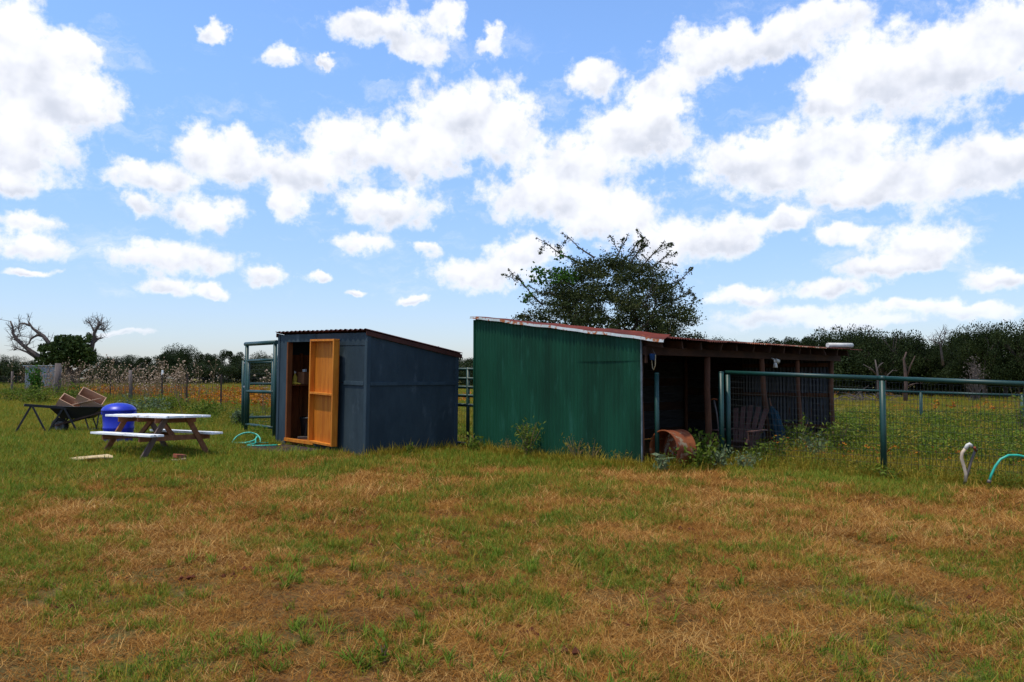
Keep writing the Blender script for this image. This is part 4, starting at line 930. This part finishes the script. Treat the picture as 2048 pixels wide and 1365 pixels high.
def special_trees():
    z6 = lambda pts: [(x * .1318, 620 + y * .1318) for x, y in pts]
    t, b, rr = limb_tree('dying_oak', [
        (.50, z6([(1120, 1120), (1060, 950), (1010, 830), (960, 740)])), (.30, z6([(1120, 1000), (1250, 880), (1350, 760), (1385, 600), (1410, 470), (1422, 350), (1470, 260), (1492, 190)])),
        (.26, z6([(980, 800), (800, 760), (610, 720), (420, 600), (330, 530), (230, 430), (180, 350), (180, 260), (140, 170)])), (.27, z6([(980, 780), (830, 680), (760, 540), (650, 400), (560, 340), (480, 280), (420, 190)])),
        (.13, z6([(640, 400), (560, 385), (470, 430), (430, 510), (380, 570)])), (.11, z6([(440, 240), (350, 205), (280, 215), (265, 290), (290, 350)])), (.17, z6([(1415, 490), (1480, 440), (1550, 428)])),
        (.09, z6([(1415, 320), (1375, 240), (1330, 190)])), (.09, z6([(1465, 290), (1540, 300), (1575, 330)])), (.10, z6([(1470, 265), (1510, 230), (1525, 205)])), (.10, z6([(330, 480), (270, 500), (210, 420), (150, 440)])), (.12, z6([(560, 740), (400, 640), (260, 590), (200, 620)]))],
        52, 142, m_deadbark, 'dying oak with bare grey limbs above a green leafy middle', twigs=14, tw_len=.75)
    c = []
    for (x, y, rx, ry, n) in ((1050, 545, 170, 100, 900), (905, 455, 70, 60, 330), (1200, 520, 80, 90, 420), (1290, 600, 90, 100, 380), (690, 570, 90, 45, 260), (800, 560, 80, 60, 260), (620, 600, 40, 30, 60), (1060, 430, 50, 40, 110), (1180, 440, 45, 40, 110), (1000, 680, 330, 90, 1300), (1330, 680, 110, 90, 420), (1340, 420, 40, 60, 80), (1150, 780, 260, 80, 700), (760, 760, 200, 60, 400)):
        for _ in range(int(n * 1.7)):
            xx, yy = (x + max(-2.1, min(2.1, rr.gauss(0, 1))) * rx * .55) * .1318, 620 + (y + max(-2.1, min(2.1, rr.gauss(0, 1))) * ry * .55) * .1318; c.append(at(xx, yy, 52 + rr.gauss(0, .8)) - b)
    v, f = leaves(np.array(c), .17, .8); link(raw_mesh('crown', v, f, m_oak2), 'crown', t)
    z5 = lambda pts: [(1600 + x * .2637, 620 + y * .2637) for x, y in pts]
    limb_tree('dead_tree', [(.20, z5([(595, 700), (590, 600), (586, 480), (570, 380)])), (.10, z5([(586, 500), (540, 450), (480, 415)])), (.10, z5([(588, 450), (605, 420), (632, 400)])), (.11, z5([(610, 620), (640, 560), (662, 495), (706, 455)]))],
              60, 1756, m_palebark, 'small bleached dead tree with forked limbs before the wood', twigs=1, tw_len=.5)
    limb_tree('dead_tree', [(.22, z5([(795, 690), (800, 570), (795, 450), (788, 375), (808, 320)])), (.11, z5([(805, 510), (840, 420), (874, 350)])), (.08, z5([(795, 420), (785, 370)])), (.10, z5([(802, 585), (850, 565), (886, 556)]))],
              58, 1810, m_reddead, 'taller reddish dead tree with two upright limbs before the wood', twigs=1, tw_len=.5)
    limb_tree('dead_tree', [(.16, z5([(1085, 420), (1075, 330), (1065, 260), (1050, 220)])), (.08, z5([(1065, 260), (1020, 240), (985, 225)])), (.08, z5([(1068, 280), (1095, 220), (1110, 165)])), (.07, z5([(1080, 250), (1060, 205), (1070, 190)]))],
              66, 1884, m_palebark, 'bare twiggy treetop showing above the dark wood', twigs=9, tw_len=.9)
    t = thing('dry_bush', G(1950, 60), 0, 'leafless grey brown bush standing in front of the dark oaks', 'bush'); b = G(1950, 60); rr = random.Random(4); mb = MB(); c = []
    for k in range(34):
        q = at(1950 + rr.gauss(0, 11), 752 + rr.gauss(0, 14), 60 + rr.gauss(0, .6)) - b; mb.tube([Vector((rr.gauss(0, .2), 0, -.1)), q * .5 + Vector((0, 0, .1)), q], [.05, .03, .01], 4, False)
        c += [q + Vector((rr.gauss(0, .22), rr.gauss(0, .22), rr.gauss(0, .22))) for _ in range(18)]
    mb.build('stems', m_palebark, t); v, f = leaves(np.array(c), .16, .4); link(raw_mesh('dry_foliage', v, f, m_grey_brush), 'dry_foliage', t)
    # tall pale snag of the left line and a brush heap on the right
    t = thing('brush_heap', G(1712, 58), 0, 'grey heap of cut branches at the edge of the right wood', 'brush heap'); rr = random.Random(9); mb = MB()
    for k in range(90):
        a = Vector((rr.gauss(0, 1.3), rr.gauss(0, .6), abs(rr.gauss(.1, .25)))); e = Vector((rr.gauss(0, 1), rr.gauss(0, .6), rr.gauss(.05, .25))).normalized() * rr.uniform(.5, 1.5); mb.tube([a, a + e * .5 + Vector((0, 0, .08)), a + e], [.035, .025, .012], 4, False)
    mb.build('branches', m_palebark, t)
    # far sheet metal hut
    p = G(88, 62); t = thing('metal_hut', p, R(4), 'tiny grey sheet metal hut under the dying oak', 'hut')
    w, h = 1.9, at(88, 733, 62).z - p.z
    for i in range(3):
        mb = corrugated(w / 3 + .03, .09, .012, L=h - .02 * i, seed=i); M = Matrix.Translation((-w / 2 + i * w / 3, -.8, 0)); mb.v = [tuple(M @ Vector((v[1], v[0], v[2]))) for v in mb.v]; mb.build('wall_sheet', m_farsheet, t)
    MB().box(-w / 2 + .01, w / 2 - .01, -.76, .8, -.1, h - .06).build('hut_body', m_farsheet, t); MB().box(-w / 2 - .1, w / 2 + .12, -.95, .9, h + .002, h + .05).build('roof', m_galv, t)
special_trees()

# ------------------------------------------------------------------ single weeds and bushes
def plant(name, loc, h, w, m, label, n=160, leaf=.07, asp=.35, stems=7, seed=0, cat='plant', group=None, mstem=None):
    rr = random.Random(seed); t = thing(name, loc, 0, label, cat, group); mb = MB(); c = []
    for k in range(stems):
        a = rr.uniform(0, 6.28); e = rr.random() ** .6 * w / 2; hh = h * rr.uniform(.6, 1) * (1 - .3 * e / max(w, .01)); tip = Vector((e * math.cos(a), e * math.sin(a), hh)); mid = tip * .5 + Vector((0, 0, h * .08))
        mb.tube([Vector((tip.x * .1, tip.y * .1, -.03)), mid, tip], [.006 + h * .004, .005 + h * .002, .003], 5, False)
        for _ in range(n // stems):
            s = rr.uniform(.15, 1.0); q = mid * (s * 2) if s < .5 else mid.lerp(tip, s * 2 - 1); k2 = w * .11 + .012; c.append(q + Vector((rr.gauss(0, k2), rr.gauss(0, k2), rr.gauss(0, k2 * .8))))
    mb.build('stems', mstem or m_stalk, t); v, f = leaves(np.array(c), leaf, asp); link(raw_mesh('foliage', v, f, m), 'foliage', t)
def plants():
    P = plant
    P('tall_weed', G(1056, 15.15), .86, .55, m_weed, 'tall feathery weed growing against the green corrugated wall', 620, .075, .25, 9, 1)
    P('dry_weed', G(1150, 14.55), .55, .45, m_olive, 'tall yellowing weed at the middle of the green wall', 200, .07, .18, 12, 61)
    P('dry_weed', G(1182, 14.3), .48, .40, m_olive, 'drooping dry weed near the right part of the green wall', 170, .07, .18, 10, 62)
    P('dry_weed', G(1020, 15.6), .42, .35, m_olive, 'short dry weed left of the feathery weed', 140, .06, .2, 9, 63)
    P('dry_weed', G(1245, 13.9), .36, .35, m_olive, 'low dry weed by the white edged corner of the green wall', 140, .06, .2, 9, 64)
    P('leafy_weed', G(1405, 14.2), .62, .7, m_weed, 'leafy bush growing inside the shed opening by its first post', 520, .085, .42, 12, 65)
    P('leafy_weed', G(1545, 14.9), .50, .7, m_weed, 'green bush at the foot of the leaning shed post', 460, .08, .42, 12, 66)
    P('leafy_weed', G(1670, 16.6), .75, .9, m_weed, 'broad green bush covering the foot of the end post', 620, .085, .42, 14, 67)
    P('leafy_weed', G(948, 16.0), .42, .5, m_weed, 'leafy weed at the gap between the two sheds', 260, .09, .4, 8, 2)
    P('leafy_weed', G(818, 15.6), .30, .22, m_weed, 'thin weed growing at the foot of the blue side wall', 90, .07, .35, 5, 3)
    P('milkweed', G(1317, 13.1), .42, .34, m_sage, 'pale broad leaved weed in front of the rusty drum', 60, .15, .35, 4, 4)
    P('silver_bush', G(1385, 13.7), .42, .75, m_weed, 'low green bush to the right of the rusty drum', 620, .08, .45, 12, 5)
    P('silver_bush', G(1432, 13.9), .40, .55, m_sage, 'silvery bush between the rusty drum and fence corner', 420, .07, .4, 12, 6)
    P('silver_bush', G(1490, 13.7), .32, .40, m_sage, 'silvery weed just right of the fence corner post', 260, .07, .3, 9, 7)
    P('leafy_weed', G(1512, 14.4), .38, .5, m_weed, 'bright green weed below the slatted chair', 380, .07, .4, 10, 8)
    P('silver_bush', G(1630, 15.3), .52, .75, m_sage, 'pale silvery bush in the weeds below the last shed posts', 520, .085, .35, 12, 9)
    P('leafy_weed', G(1590, 16.4), .85, .75, m_weed, 'tall green weed growing before the far shed sheets', 560, .09, .4, 10, 10)
    P('leafy_weed', G(1775, 12.7), .20, .55, m_weed, 'low weed at the foot of the middle fence post', 240, .07, .35, 10, 11)
    P('sunflower_weed', G(2040, 22.5), 1.9, .7, m_weed, 'tall thin weed with yellow flowers by the far pipe fence', 130, .12, .4, 6, 12)
    P('seedling', G(772, 4.45), .09, .10, m_grn, 'bright broad leaved seedling alone in the brown foreground grass', 16, .075, .42, 4, 51)
    g, L_ = 'bushes along the wire fence', None
    for i, (px, d, h, w, m, lab) in enumerate(((143, 36.5, .95, 2.0, m_weed, 'round bright green bush by the wire fence beyond the wheelbarrow'), (80, 36, .75, 2.0, m_weed, 'green bush below the leaning wood posts of the wire fence'), (28, 38, .9, 2.4, m_weed, 'broad ragged bush at the leaning fence post'),
        (292, 27.5, .62, 1.6, m_sage, 'pale silvery bush by the wire fence behind the blue barrel'), (362, 29, .55, 1.2, m_weed, 'darker green bush between two steel fence posts'), (415, 26.0, .52, 1.1, m_weed, 'bright green bush at the fence behind the picnic table'), (320, 30, .5, 1.0, m_weed, 'small green bush behind the silvery fence bush'),
        (480, 22.5, .5, .5, m_sage, 'small pale weed just left of the walk gate'), (70, 44, 2.0, .9, m_vine, 'bright vine heaped on top of the thick fence post'))):
        P('fence_bush', G(px, d), h, w, m, lab, 900, .11 if d < 40 else .16, .45, 16, 30 + i, 'bush', g)
plants()

# ------------------------------------------------------------------ scattered grass
PROTO = {}
def blades(n, spread, len_, wid, tilt, curve, seed):
    r = np.random.default_rng(seed); v = []; f = []
    for i in range(n):
        a = r.uniform(0, 6.283); e = spread * math.sqrt(r.random()); b = np.array([e * math.cos(a), e * math.sin(a), 0.]); az = r.uniform(0, 6.283); tl = R(r.uniform(*tilt)); L_ = r.uniform(*len_); w = wid * r.uniform(.6, 1.3)
        h = np.array([math.cos(az), math.sin(az), 0]); sd = np.array([-h[1], h[0], 0]); o = len(v); p = b.copy()
        for k in range(3):
            ww = w * (1, .8, 0)[k] / 2; v += [p - sd * ww, p + sd * ww] if k < 2 else [p]
            p = p + (h * math.sin(tl) + np.array([0, 0, math.cos(tl)])) * L_ / 2; tl = min(tl + curve * r.uniform(.4, 1.3), R(100))
        f += [(o, o+1, o+3, o+2), (o+2, o+3, o+4, o+4)]
    return np.array(v), f
def proto(key, builds):
    c = bpy.data.collections.new(key); 
    for i, (parts) in enumerate(builds):
        me = bpy.data.meshes.new(key); vs = []; fs = []; mi = []; ms = []
        for (v, f, m) in parts:
            o = len(vs); vs += [tuple(x) for x in v]; ms.append(m)
            for q in f: fs.append(tuple(dict.fromkeys(int(x) + o for x in q))); mi.append(len(ms) - 1)
        me.from_pydata(vs, [], fs); [me.materials.append(m) for m in ms]; me.polygons.foreach_set('material_index', mi); me.update()
        ob = bpy.data.objects.new('%s_%02d' % (key, i), me); c.objects.link(ob)
    PROTO[key] = (c, len(builds))
def balls(cs, r, seed=0):
    v, f = [], []
    for c in cs:
        o = len(v); c = np.array(c); rr = r * rng.uniform(.7, 1.3)
        v += [c + np.array(q) * rr for q in ((1,0,0),(-1,0,0),(0,1,0),(0,-1,0),(0,0,1),(0,0,-1))]
        f += [(o+a, o+b, o+c_) for a, b, c_ in ((0,2,4),(2,1,4),(1,3,4),(3,0,4),(2,0,5),(1,2,5),(3,1,5),(0,3,5))]
    return v, f
proto('straw_tuft', [[(*blades(30, .12, (.04, .15), .0032, (55, 92), .15, 100 + i), m_dry), (*blades(18, .12, (.04, .12), .0034, (45, 92), .2, 150 + i), m_dry2)] for i in range(5)])
proto('litter', [[(*blades(24, .13, (.03, .11), .005, (60, 92), .1, 160 + i), m_dry2)] for i in range(4)])
proto('green_tuft', [[(*blades(18, .045, (.04, .13), .0060, (5, 62), .6, 200 + i), m_grn)] for i in range(5)])
proto('olive_tuft', [[(*blades(20, .06, (.05, .12), .0045, (5, 55), .4, 300 + i), m_olive)] for i in range(4)])
proto('coarse_tuft', [[(*blades(15, .03, (.08, .20), .009, (25, 72), .45, 350 + i), m_grn)] for i in range(3)])
proto('long_straw', [[(*blades(3, .06, (.25, .45), .004, (76, 88), .06, 380 + i), m_dry)] for i in range(4)])
proto('meadow_tuft', [[(*blades(26, .14, (.25, .55), .010, (2, 35), .35, 400 + i), (m_olive, m_grn, m_olive)[i])] for i in range(3)])
def weedlet(seed, m):
    r = np.random.default_rng(seed); v, f = blades(12, .10, (.25, .55), .008, (2, 30), .25, seed); c = []
    for i in range(46):
        z = r.uniform(.08, .55); c.append((r.normal(0, .10), r.normal(0, .10), z))
    lv, lf = leaves(np.array(c), .075, .35); return [(v, f, m), (lv, lf.tolist(), m)]
proto('weed_clump', [weedlet(500 + i, (m_weed, m_grn, m_weed, m_olive)[i]) for i in range(4)])
def flower(seed, n=4, h=(.30, .55), r_=.030):
    r = np.random.default_rng(seed); v, f = blades(8, .08, (.2, .4), .006, (3, 30), .2, seed); pv, pf, cc = [], [], []
    for i in range(n):
        c = np.array([r.normal(0, .09), r.normal(0, .09), r.uniform(*h)]); cc.append(c + (0, 0, .008)); o = len(pv); t = r.normal(0, .35, 2)
        for k in range(8):
            a = k * .785; s = r_ * (1 if k % 2 else .72); pv.append(c + np.array([s * math.cos(a), s * math.sin(a), s * (t[0] * math.cos(a) + t[1] * math.sin(a))]))
        pf.append(tuple(range(o, o + 8)))
    cv, cf = balls(cc, r_ * .35); return [(v, f, m_grn), (pv, pf, m_orange), (cv, cf, m_flower_c)]
proto('flower_clump', [flower(600 + i) for i in range(4)])
proto('far_flower', [flower(620 + i, 7, (.35, .6), .050) for i in range(3)])
def stalk(seed):
    r = random.Random(seed); mb = MB(); heads = []; h = r.uniform(1.3, 1.9)
    top = Vector((r.gauss(0, .1), r.gauss(0, .1), h)); mb.tube([(0, 0, 0), (top.x * .4, top.y * .4, h * .5), top], [.010, .008, .004], 4, False); heads.append(top)
    for k in range(6):
        s = r.uniform(.45, .95); p = Vector((top.x * s, top.y * s, h * s)); a = r.uniform(0, 6.28); l = r.uniform(.15, .4); q = p + Vector((math.cos(a) * l * .6, math.sin(a) * l * .6, l)); mb.tube([p, q], [.005, .003], 3, False); heads.append(q)
    v, f = balls(heads, .034); return [(mb.v, mb.f, m_stalk), (v, f, m_seed)]
proto('seed_stalk', [stalk(700 + i) for i in range(5)])

proto('clod', [[(*balls([(rng.normal(0, .05), rng.normal(0, .05), .008) for _ in range(9)], .022), m_clod)] for i in range(3)])
def scatter(name, key, pts, sc, label, tilt=.12, kind_='stuff', cat='grass'):
    n = len(pts); c, k = PROTO[key]; me = bpy.data.meshes.new(name); me.vertices.add(n); me.vertices.foreach_set('co', np.asarray(pts, np.float32).ravel())
    rot = np.stack([rng.normal(0, tilt, n), rng.normal(0, tilt, n), rng.uniform(0, 6.283, n)], 1).astype(np.float32)
    for nm, ty, arr, at_ in (('rot', 'FLOAT_VECTOR', rot, 'vector'), ('size', 'FLOAT', np.asarray(sc, np.float32), 'value'), ('pick', 'INT', rng.integers(0, k, n).astype(np.int32), 'value')):
        me.attributes.new(nm, ty, 'POINT').data.foreach_set(at_, arr.ravel())
    o = link(me, name); kind(o, kind_, label, cat)
    ng = bpy.data.node_groups.new(name, 'GeometryNodeTree'); ng.interface.new_socket('Geometry', in_out='INPUT', socket_type='NodeSocketGeometry'); ng.interface.new_socket('Geometry', in_out='OUTPUT', socket_type='NodeSocketGeometry')
    N = ng.nodes.new; L_ = ng.links.new; gi = N('NodeGroupInput'); go = N('NodeGroupOutput'); ip = N('GeometryNodeInstanceOnPoints'); ci = N('GeometryNodeCollectionInfo')
    ci.inputs['Collection'].default_value = c; ci.inputs['Separate Children'].default_value = True; ci.inputs['Reset Children'].default_value = True
    def attr(nm, ty):
        a = N('GeometryNodeInputNamedAttribute'); a.data_type = ty; a.inputs['Name'].default_value = nm; return a.outputs['Attribute']
    er = N('FunctionNodeEulerToRotation'); L_(attr('rot', 'FLOAT_VECTOR'), er.inputs[0])
    L_(gi.outputs[0], ip.inputs['Points']); L_(ci.outputs[0], ip.inputs['Instance']); ip.inputs['Pick Instance'].default_value = True
    L_(attr('pick', 'INT'), ip.inputs['Instance Index']); L_(er.outputs[0], ip.inputs['Rotation']); L_(attr('size', 'FLOAT'), ip.inputs['Scale']); L_(ip.outputs[0], go.inputs[0])
    md = o.modifiers.new('scatter', 'NODES'); md.node_group = ng
    return o

def vnoise(x, y, s, seed):
    x, y = x * s + seed * 13.7, y * s + seed * 7.9; xi, yi = np.floor(x).astype(np.int64), np.floor(y).astype(np.int64); fx, fy = x - xi, y - yi
    h = lambda a, b: ((np.sin(a * 127.1 + b * 311.7 + seed * 74.7) * 43758.5453) % 1.0)
    ux, uy = fx * fx * (3 - 2 * fx), fy * fy * (3 - 2 * fy)
    return (h(xi, yi) * (1 - ux) + h(xi + 1, yi) * ux) * (1 - uy) + (h(xi, yi + 1) * (1 - ux) + h(xi + 1, yi + 1) * ux) * uy
def fbm(x, y, s, seed): return (vnoise(x, y, s, seed) + .5 * vnoise(x, y, s * 2.1, seed + 1) + .25 * vnoise(x, y, s * 4.3, seed + 2)) / 1.75
gzv = np.vectorize(gz)
def rect_mask(x, y, o, x0, x1, y0, y1):
    dx, dy = x - o[0], y - o[1]; lx, ly = (dx + dy) * .70711, (dy - dx) * .70711
    return (lx > x0) & (lx < x1) & (ly > y0) & (ly < y1)
def points(n, d0, d1, spread=.80, pad=1.5, power=1.0):
    """points over the view wedge, widened so that a step aside still meets grass"""
    d = d0 + (d1 - d0) * rng.random(n) ** power; x = rng.uniform(-1, 1, n) * (spread * d + pad)
    ok = ~rect_mask(x, d, (-2.74, 15.38), -.02, 2.3, -.02, 3.33) & ~rect_mask(x, d, (2.155, 13.69), -.02, 7.6, .10, 4.2)
    ok &= ~(rect_mask(x, d, (-2.74, 15.38), -1.2, -.05, .9, 3.1) & (rng.random(n) < .94)) & ~(rect_mask(x, d, (-2.74, 15.38), -2.0, -1.2, .8, 2.9) & (rng.random(n) < .55))
    ok &= ~((abs(x + 6.9) < .42) & (abs(d - 13.3) < .38) & (rng.random(n) < .85))
    return x[ok], d[ok]
def P3(x, y, up=0.0): return np.stack([x, y, gzv(x, y) + up + .018 * np.sin(x * 1.7 + y * .6) * np.sin(y * 1.3 - x * .4) - .014], 1)

def grasses():
    def green_w(x, y):
        g = fbm(x, y, .55, 3) * .50 + fbm(x, y, 1.9, 9) * .58 - .11
        g += .26 * np.clip((y - 10.5) / 3, 0, 1) * np.clip((-x - 3.0) / 2, 0, 1)            # lush by the table
        g += .22 * np.clip((y - 10.5) / 2, 0, 1) * np.clip((x - 3.2) / 1.0, 0, 1)            # and along the fence
        g += .12 * np.exp(-((y - 7.3) / 1.0) ** 2) * np.exp(-((x - .8) / 2.2) ** 2)
        g -= .10 * np.exp(-((y - 12.6) / 1.3) ** 2) * np.exp(-((x - .3) / 3.0) ** 2)          # dry strip before the sheds
        g += .035 - .06 * np.clip((6 - y) / 2, 0, 1)
        return g
    # dry thatch, thicker and thinner in drifts, with brown litter and soil between
    x, y = points(125000, 2.6, 21, power=.85); g = green_w(x, y); drift = np.clip((fbm(x, y, .7, 61) * .6 + fbm(x, y, 2.6, 66) * .4 - .36) * 5, .12, 1)
    k = rng.random(len(x)) < np.clip(1.1 - 1.9 * np.clip(g - .42, 0, 1) * 2, .08, 1) * drift
    x, y = x[k], y[k]; scatter('dry_grass', 'straw_tuft', P3(x, y), rng.uniform(.5, 1.25, len(x)) * np.clip(y / 8, .75, 1.35), 'flattened dry straw grass covering the yard')
    x, y = points(52000, 2.6, 18, power=.85); scatter('brown_litter', 'litter', P3(x, y), rng.uniform(.6, 1.3, len(x)) * np.clip(y / 8, .75, 1.35), 'brown dead grass litter lying over the soil')
    x, y = points(3000, 2.8, 13); k = fbm(x, y, .7, 61) > .45; x, y = x[k], y[k]; scatter('loose_straw', 'long_straw', P3(x, y, .02), rng.uniform(.35, .9, len(x)), 'long loose straws lying on the yard')
    x, y = points(150000, 2.8, 28, power=.75); g = green_w(x, y) + (fbm(x, y, 3.2, 71) - .5) * .35; k = rng.random(len(x)) < np.clip((g - .40) * 4.5, .02, .95)
    x, y = x[k], y[k]; scatter('green_grass', 'green_tuft', P3(x, y), rng.uniform(.5, 1.25, len(x)) * np.clip(y / 9, .75, 1.6), 'green grass growing in patches through the yard')
    x, y = points(95000, 3, 28, power=.75); g = green_w(x, y) + (fbm(x, y, 2.1, 75) - .5) * .3; k = rng.random(len(x)) < np.clip((g - .36) * 2.4, .03, .75)
    x, y = x[k], y[k]; scatter('yellowing_grass', 'olive_tuft', P3(x, y), rng.uniform(.6, 1.3, len(x)) * np.clip(y / 9, .8, 1.6), 'yellowing short grass between straw and green patches')
    n = 30000; x = rng.uniform(-44, -6, n); y = rng.uniform(19, 56, n); k = ((x + 10.1) * .76 + (y - 28.5) * .65 < -.2) & (x > -.82 * y - 3); x, y = x[k], y[k]
    scatter('far_lawn_grass', 'olive_tuft', P3(x, y), rng.uniform(1.5, 2.8, len(x)), 'mown yellow green grass reaching to the wire fence')
    n = 16000; x = rng.uniform(-44, -6, n); y = rng.uniform(19, 56, n); k = ((x + 10.1) * .76 + (y - 28.5) * .65 < -.2) & (x > -.82 * y - 3) & (fbm(x, y, .3, 81) > .45); x, y = x[k], y[k]
    scatter('far_lawn_green', 'green_tuft', P3(x, y), rng.uniform(1.5, 2.8, len(x)), 'green grass patches reaching to the wire fence')
    x, y = points(5200, 2.9, 11); g = fbm(x, y, .9, 21); k = rng.random(len(x)) < np.clip((g - .46) * 3.2, .01, .6)
    x, y = x[k], y[k]; scatter('coarse_grass', 'coarse_tuft', P3(x, y), rng.uniform(.45, 1.0, len(x)), 'coarse green crabgrass tufts in the foreground')
    x, y = points(420, 3.2, 14); k = fbm(x, y, .8, 95) > .56; x, y = x[k], y[k]; scatter('soil_clods', 'clod', P3(x, y), rng.uniform(.4, 1.2, len(x)), 'small clods of red soil among the dry grass', cat='soil')
    # taller growth along the walls and the fence
    def along(o, a, b, n, wd):
        s = rng.random(n)[:, None]; q = (np.array(a) * (1 - s) + np.array(b) * s) + rng.normal(0, 1, (n, 2)) * wd; return q
    q = np.concatenate([along(0, (-.70, 16.55), (2.15, 13.63), 340, .09) - (.13, .13), along(0, (-2.74, 15.3), (-1.15, 16.9), 130, .06) + (.09, -.09), along(0, (2.2, 13.5), (3.8, 14.5), 200, .22), along(0, (3.9, 14.5), (8.6, 11.0), 620, .22)])
    scatter('wall_foot_grass', 'olive_tuft', P3(q[:, 0], q[:, 1]), rng.uniform(1.3, 3.2, len(q)), 'long yellowing grass at the foot of the walls and fence')
    q = np.concatenate([along(0, (2.3, 13.45), (3.8, 14.3), 60, .22), along(0, (3.9, 14.35), (9, 10.6), 170, .25)])
    scatter('fence_weeds', 'weed_clump', P3(q[:, 0], q[:, 1]), rng.uniform(.30, .62, len(q)), 'green weeds growing along the mesh fence')
    # weeds inside the pen
    n = 9000; x = rng.uniform(2.5, 30, n); y = rng.uniform(12, 30, n)
    fence = (x - 3.85) * 1.55 + (y - 14.65) * 2.06 > .25; front = ~rect_mask(x, y, (2.155, 13.69), -.3, 7.7, -.12, 4.4); inn = (x - 2.155) * .707 + (y - 13.69) * .707 > .55; k = fence & front & inn & (x < .82 * y + 2) & ((x - 2.155) * -.707 + (y - 13.69) * .707 < 4.3)
    x, y = x[k], y[k]; h = np.clip(.38 + .75 * fbm(x, y, .5, 31) + .12 * (y - 14) / 4, .4, 1.15); near = np.clip(((x - 3.85) * 1.55 + (y - 14.65) * 2.06) / 2.58 / 1.6, .45, 1)
    far_ = y > 19; q_ = rng.random(len(x)) < np.where(far_, .55, .12); scatter('field_grass', 'meadow_tuft', P3(x[q_], y[q_]), (h * near)[q_] * .8, 'yellow green grass in the field beyond the mesh fence'); x, y, h, near = x[~q_], y[~q_], h[~q_], near[~q_]
    scatter('pen_weeds', 'weed_clump', P3(x, y), h * near, 'dense green weeds filling the pen behind the mesh fence', cat='weeds')
    n = 45; s = rng.random(n); x = 4.1 + 3.6 * s + rng.normal(0, .25, n); y = 14.7 - 2.5 * s + rng.uniform(.05, 1.2, n); scatter('pen_flowers', 'flower_clump', P3(x, y), rng.uniform(.5, .95, n), 'small orange flowers among weeds behind the mesh fence', cat='flowers')
    n = 1500; s = rng.random(n); x = 4.2 + 5.5 * s + rng.normal(0, .2, n); y = 14.7 - 4.1 * s + rng.uniform(.1, 1.6, n); scatter('pen_dry_grass', 'olive_tuft', P3(x, y), rng.uniform(1.6, 3.6, n), 'tall yellow grass behind the mesh fence')
    # meadow and field
    x, y = points(52000, 24, 100, .78, 6, power=1.25); left = x < 0; fl = (x + 10.1) * .76 + (y - 28.5) * .65 > .2
    k = np.where(x < -4, fl, y > 25); x, y = x[k], y[k]; scatter('meadow_grass', 'meadow_tuft', P3(x, y), rng.uniform(.5, 1.0, len(x)) * np.clip(y / 40, .8, 1.5) * np.where(x > 0, .75, 1), 'tall olive meadow grass out to the tree lines')
    n = 26000; x, y = points(n, 28, 80, .78, 4); k = np.where(x < -4, ((x + 10.1) * .76 + (y - 28.5) * .65 > .6) & (y < 58), (fbm(x, y * 2.4, .10, 41) > .60) & (y > 33)) & (rng.random(len(x)) < np.where(x < 0, .62 * np.clip(fbm(x, y, .35, 91) * 2.6 - .75, .08, 1), .07))
    x, y = x[k], y[k]; scatter('meadow_flowers', 'far_flower', P3(x, y), rng.uniform(.8, 1.3, len(x)), 'orange wildflowers spread through the meadow', cat='flowers')
    s = rng.uniform(-6, 36, 520); o = rng.normal(.9, .9, 520); x = -10.1 - .65 * s + .76 * o; y = 28.5 + .76 * s + .65 * o; k = fbm(x, y, .25, 51) > np.where(s > 17, .62, .36); x, y = x[k], y[k]
    scatter('seed_head_stalks', 'seed_stalk', P3(x, y), rng.uniform(.65, 1.15, len(x)), 'dry brown stalks with pale seed heads along the wire fence', cat='dry stalks')
    s = rng.uniform(-3, 40, 480); o = rng.normal(-.35, .4, 480); x = -10.1 - .65 * s + .76 * o; y = 28.5 + .76 * s + .65 * o; scatter('fence_line_weeds', 'weed_clump', P3(x, y), rng.uniform(.35, .9, len(x)), 'green weeds along the foot of the wire fence', cat='weeds')
    x = rng.uniform(-12, -1, 1500); y = rng.uniform(17.5, 30, 1500); k = ~rect_mask(x, y, (-2.74, 15.38), -.3, 2.6, -.3, 3.6) & ((x + 10.1) * .76 + (y - 28.5) * .65 < 0) & ((y > 21) | (x > -6)); x, y = x[k], y[k]; scatter('back_yard_weeds', 'weed_clump', P3(x, y), rng.uniform(.3, .8, len(x)), 'weeds in the rough ground behind the gate and sheds', cat='weeds')
grasses()
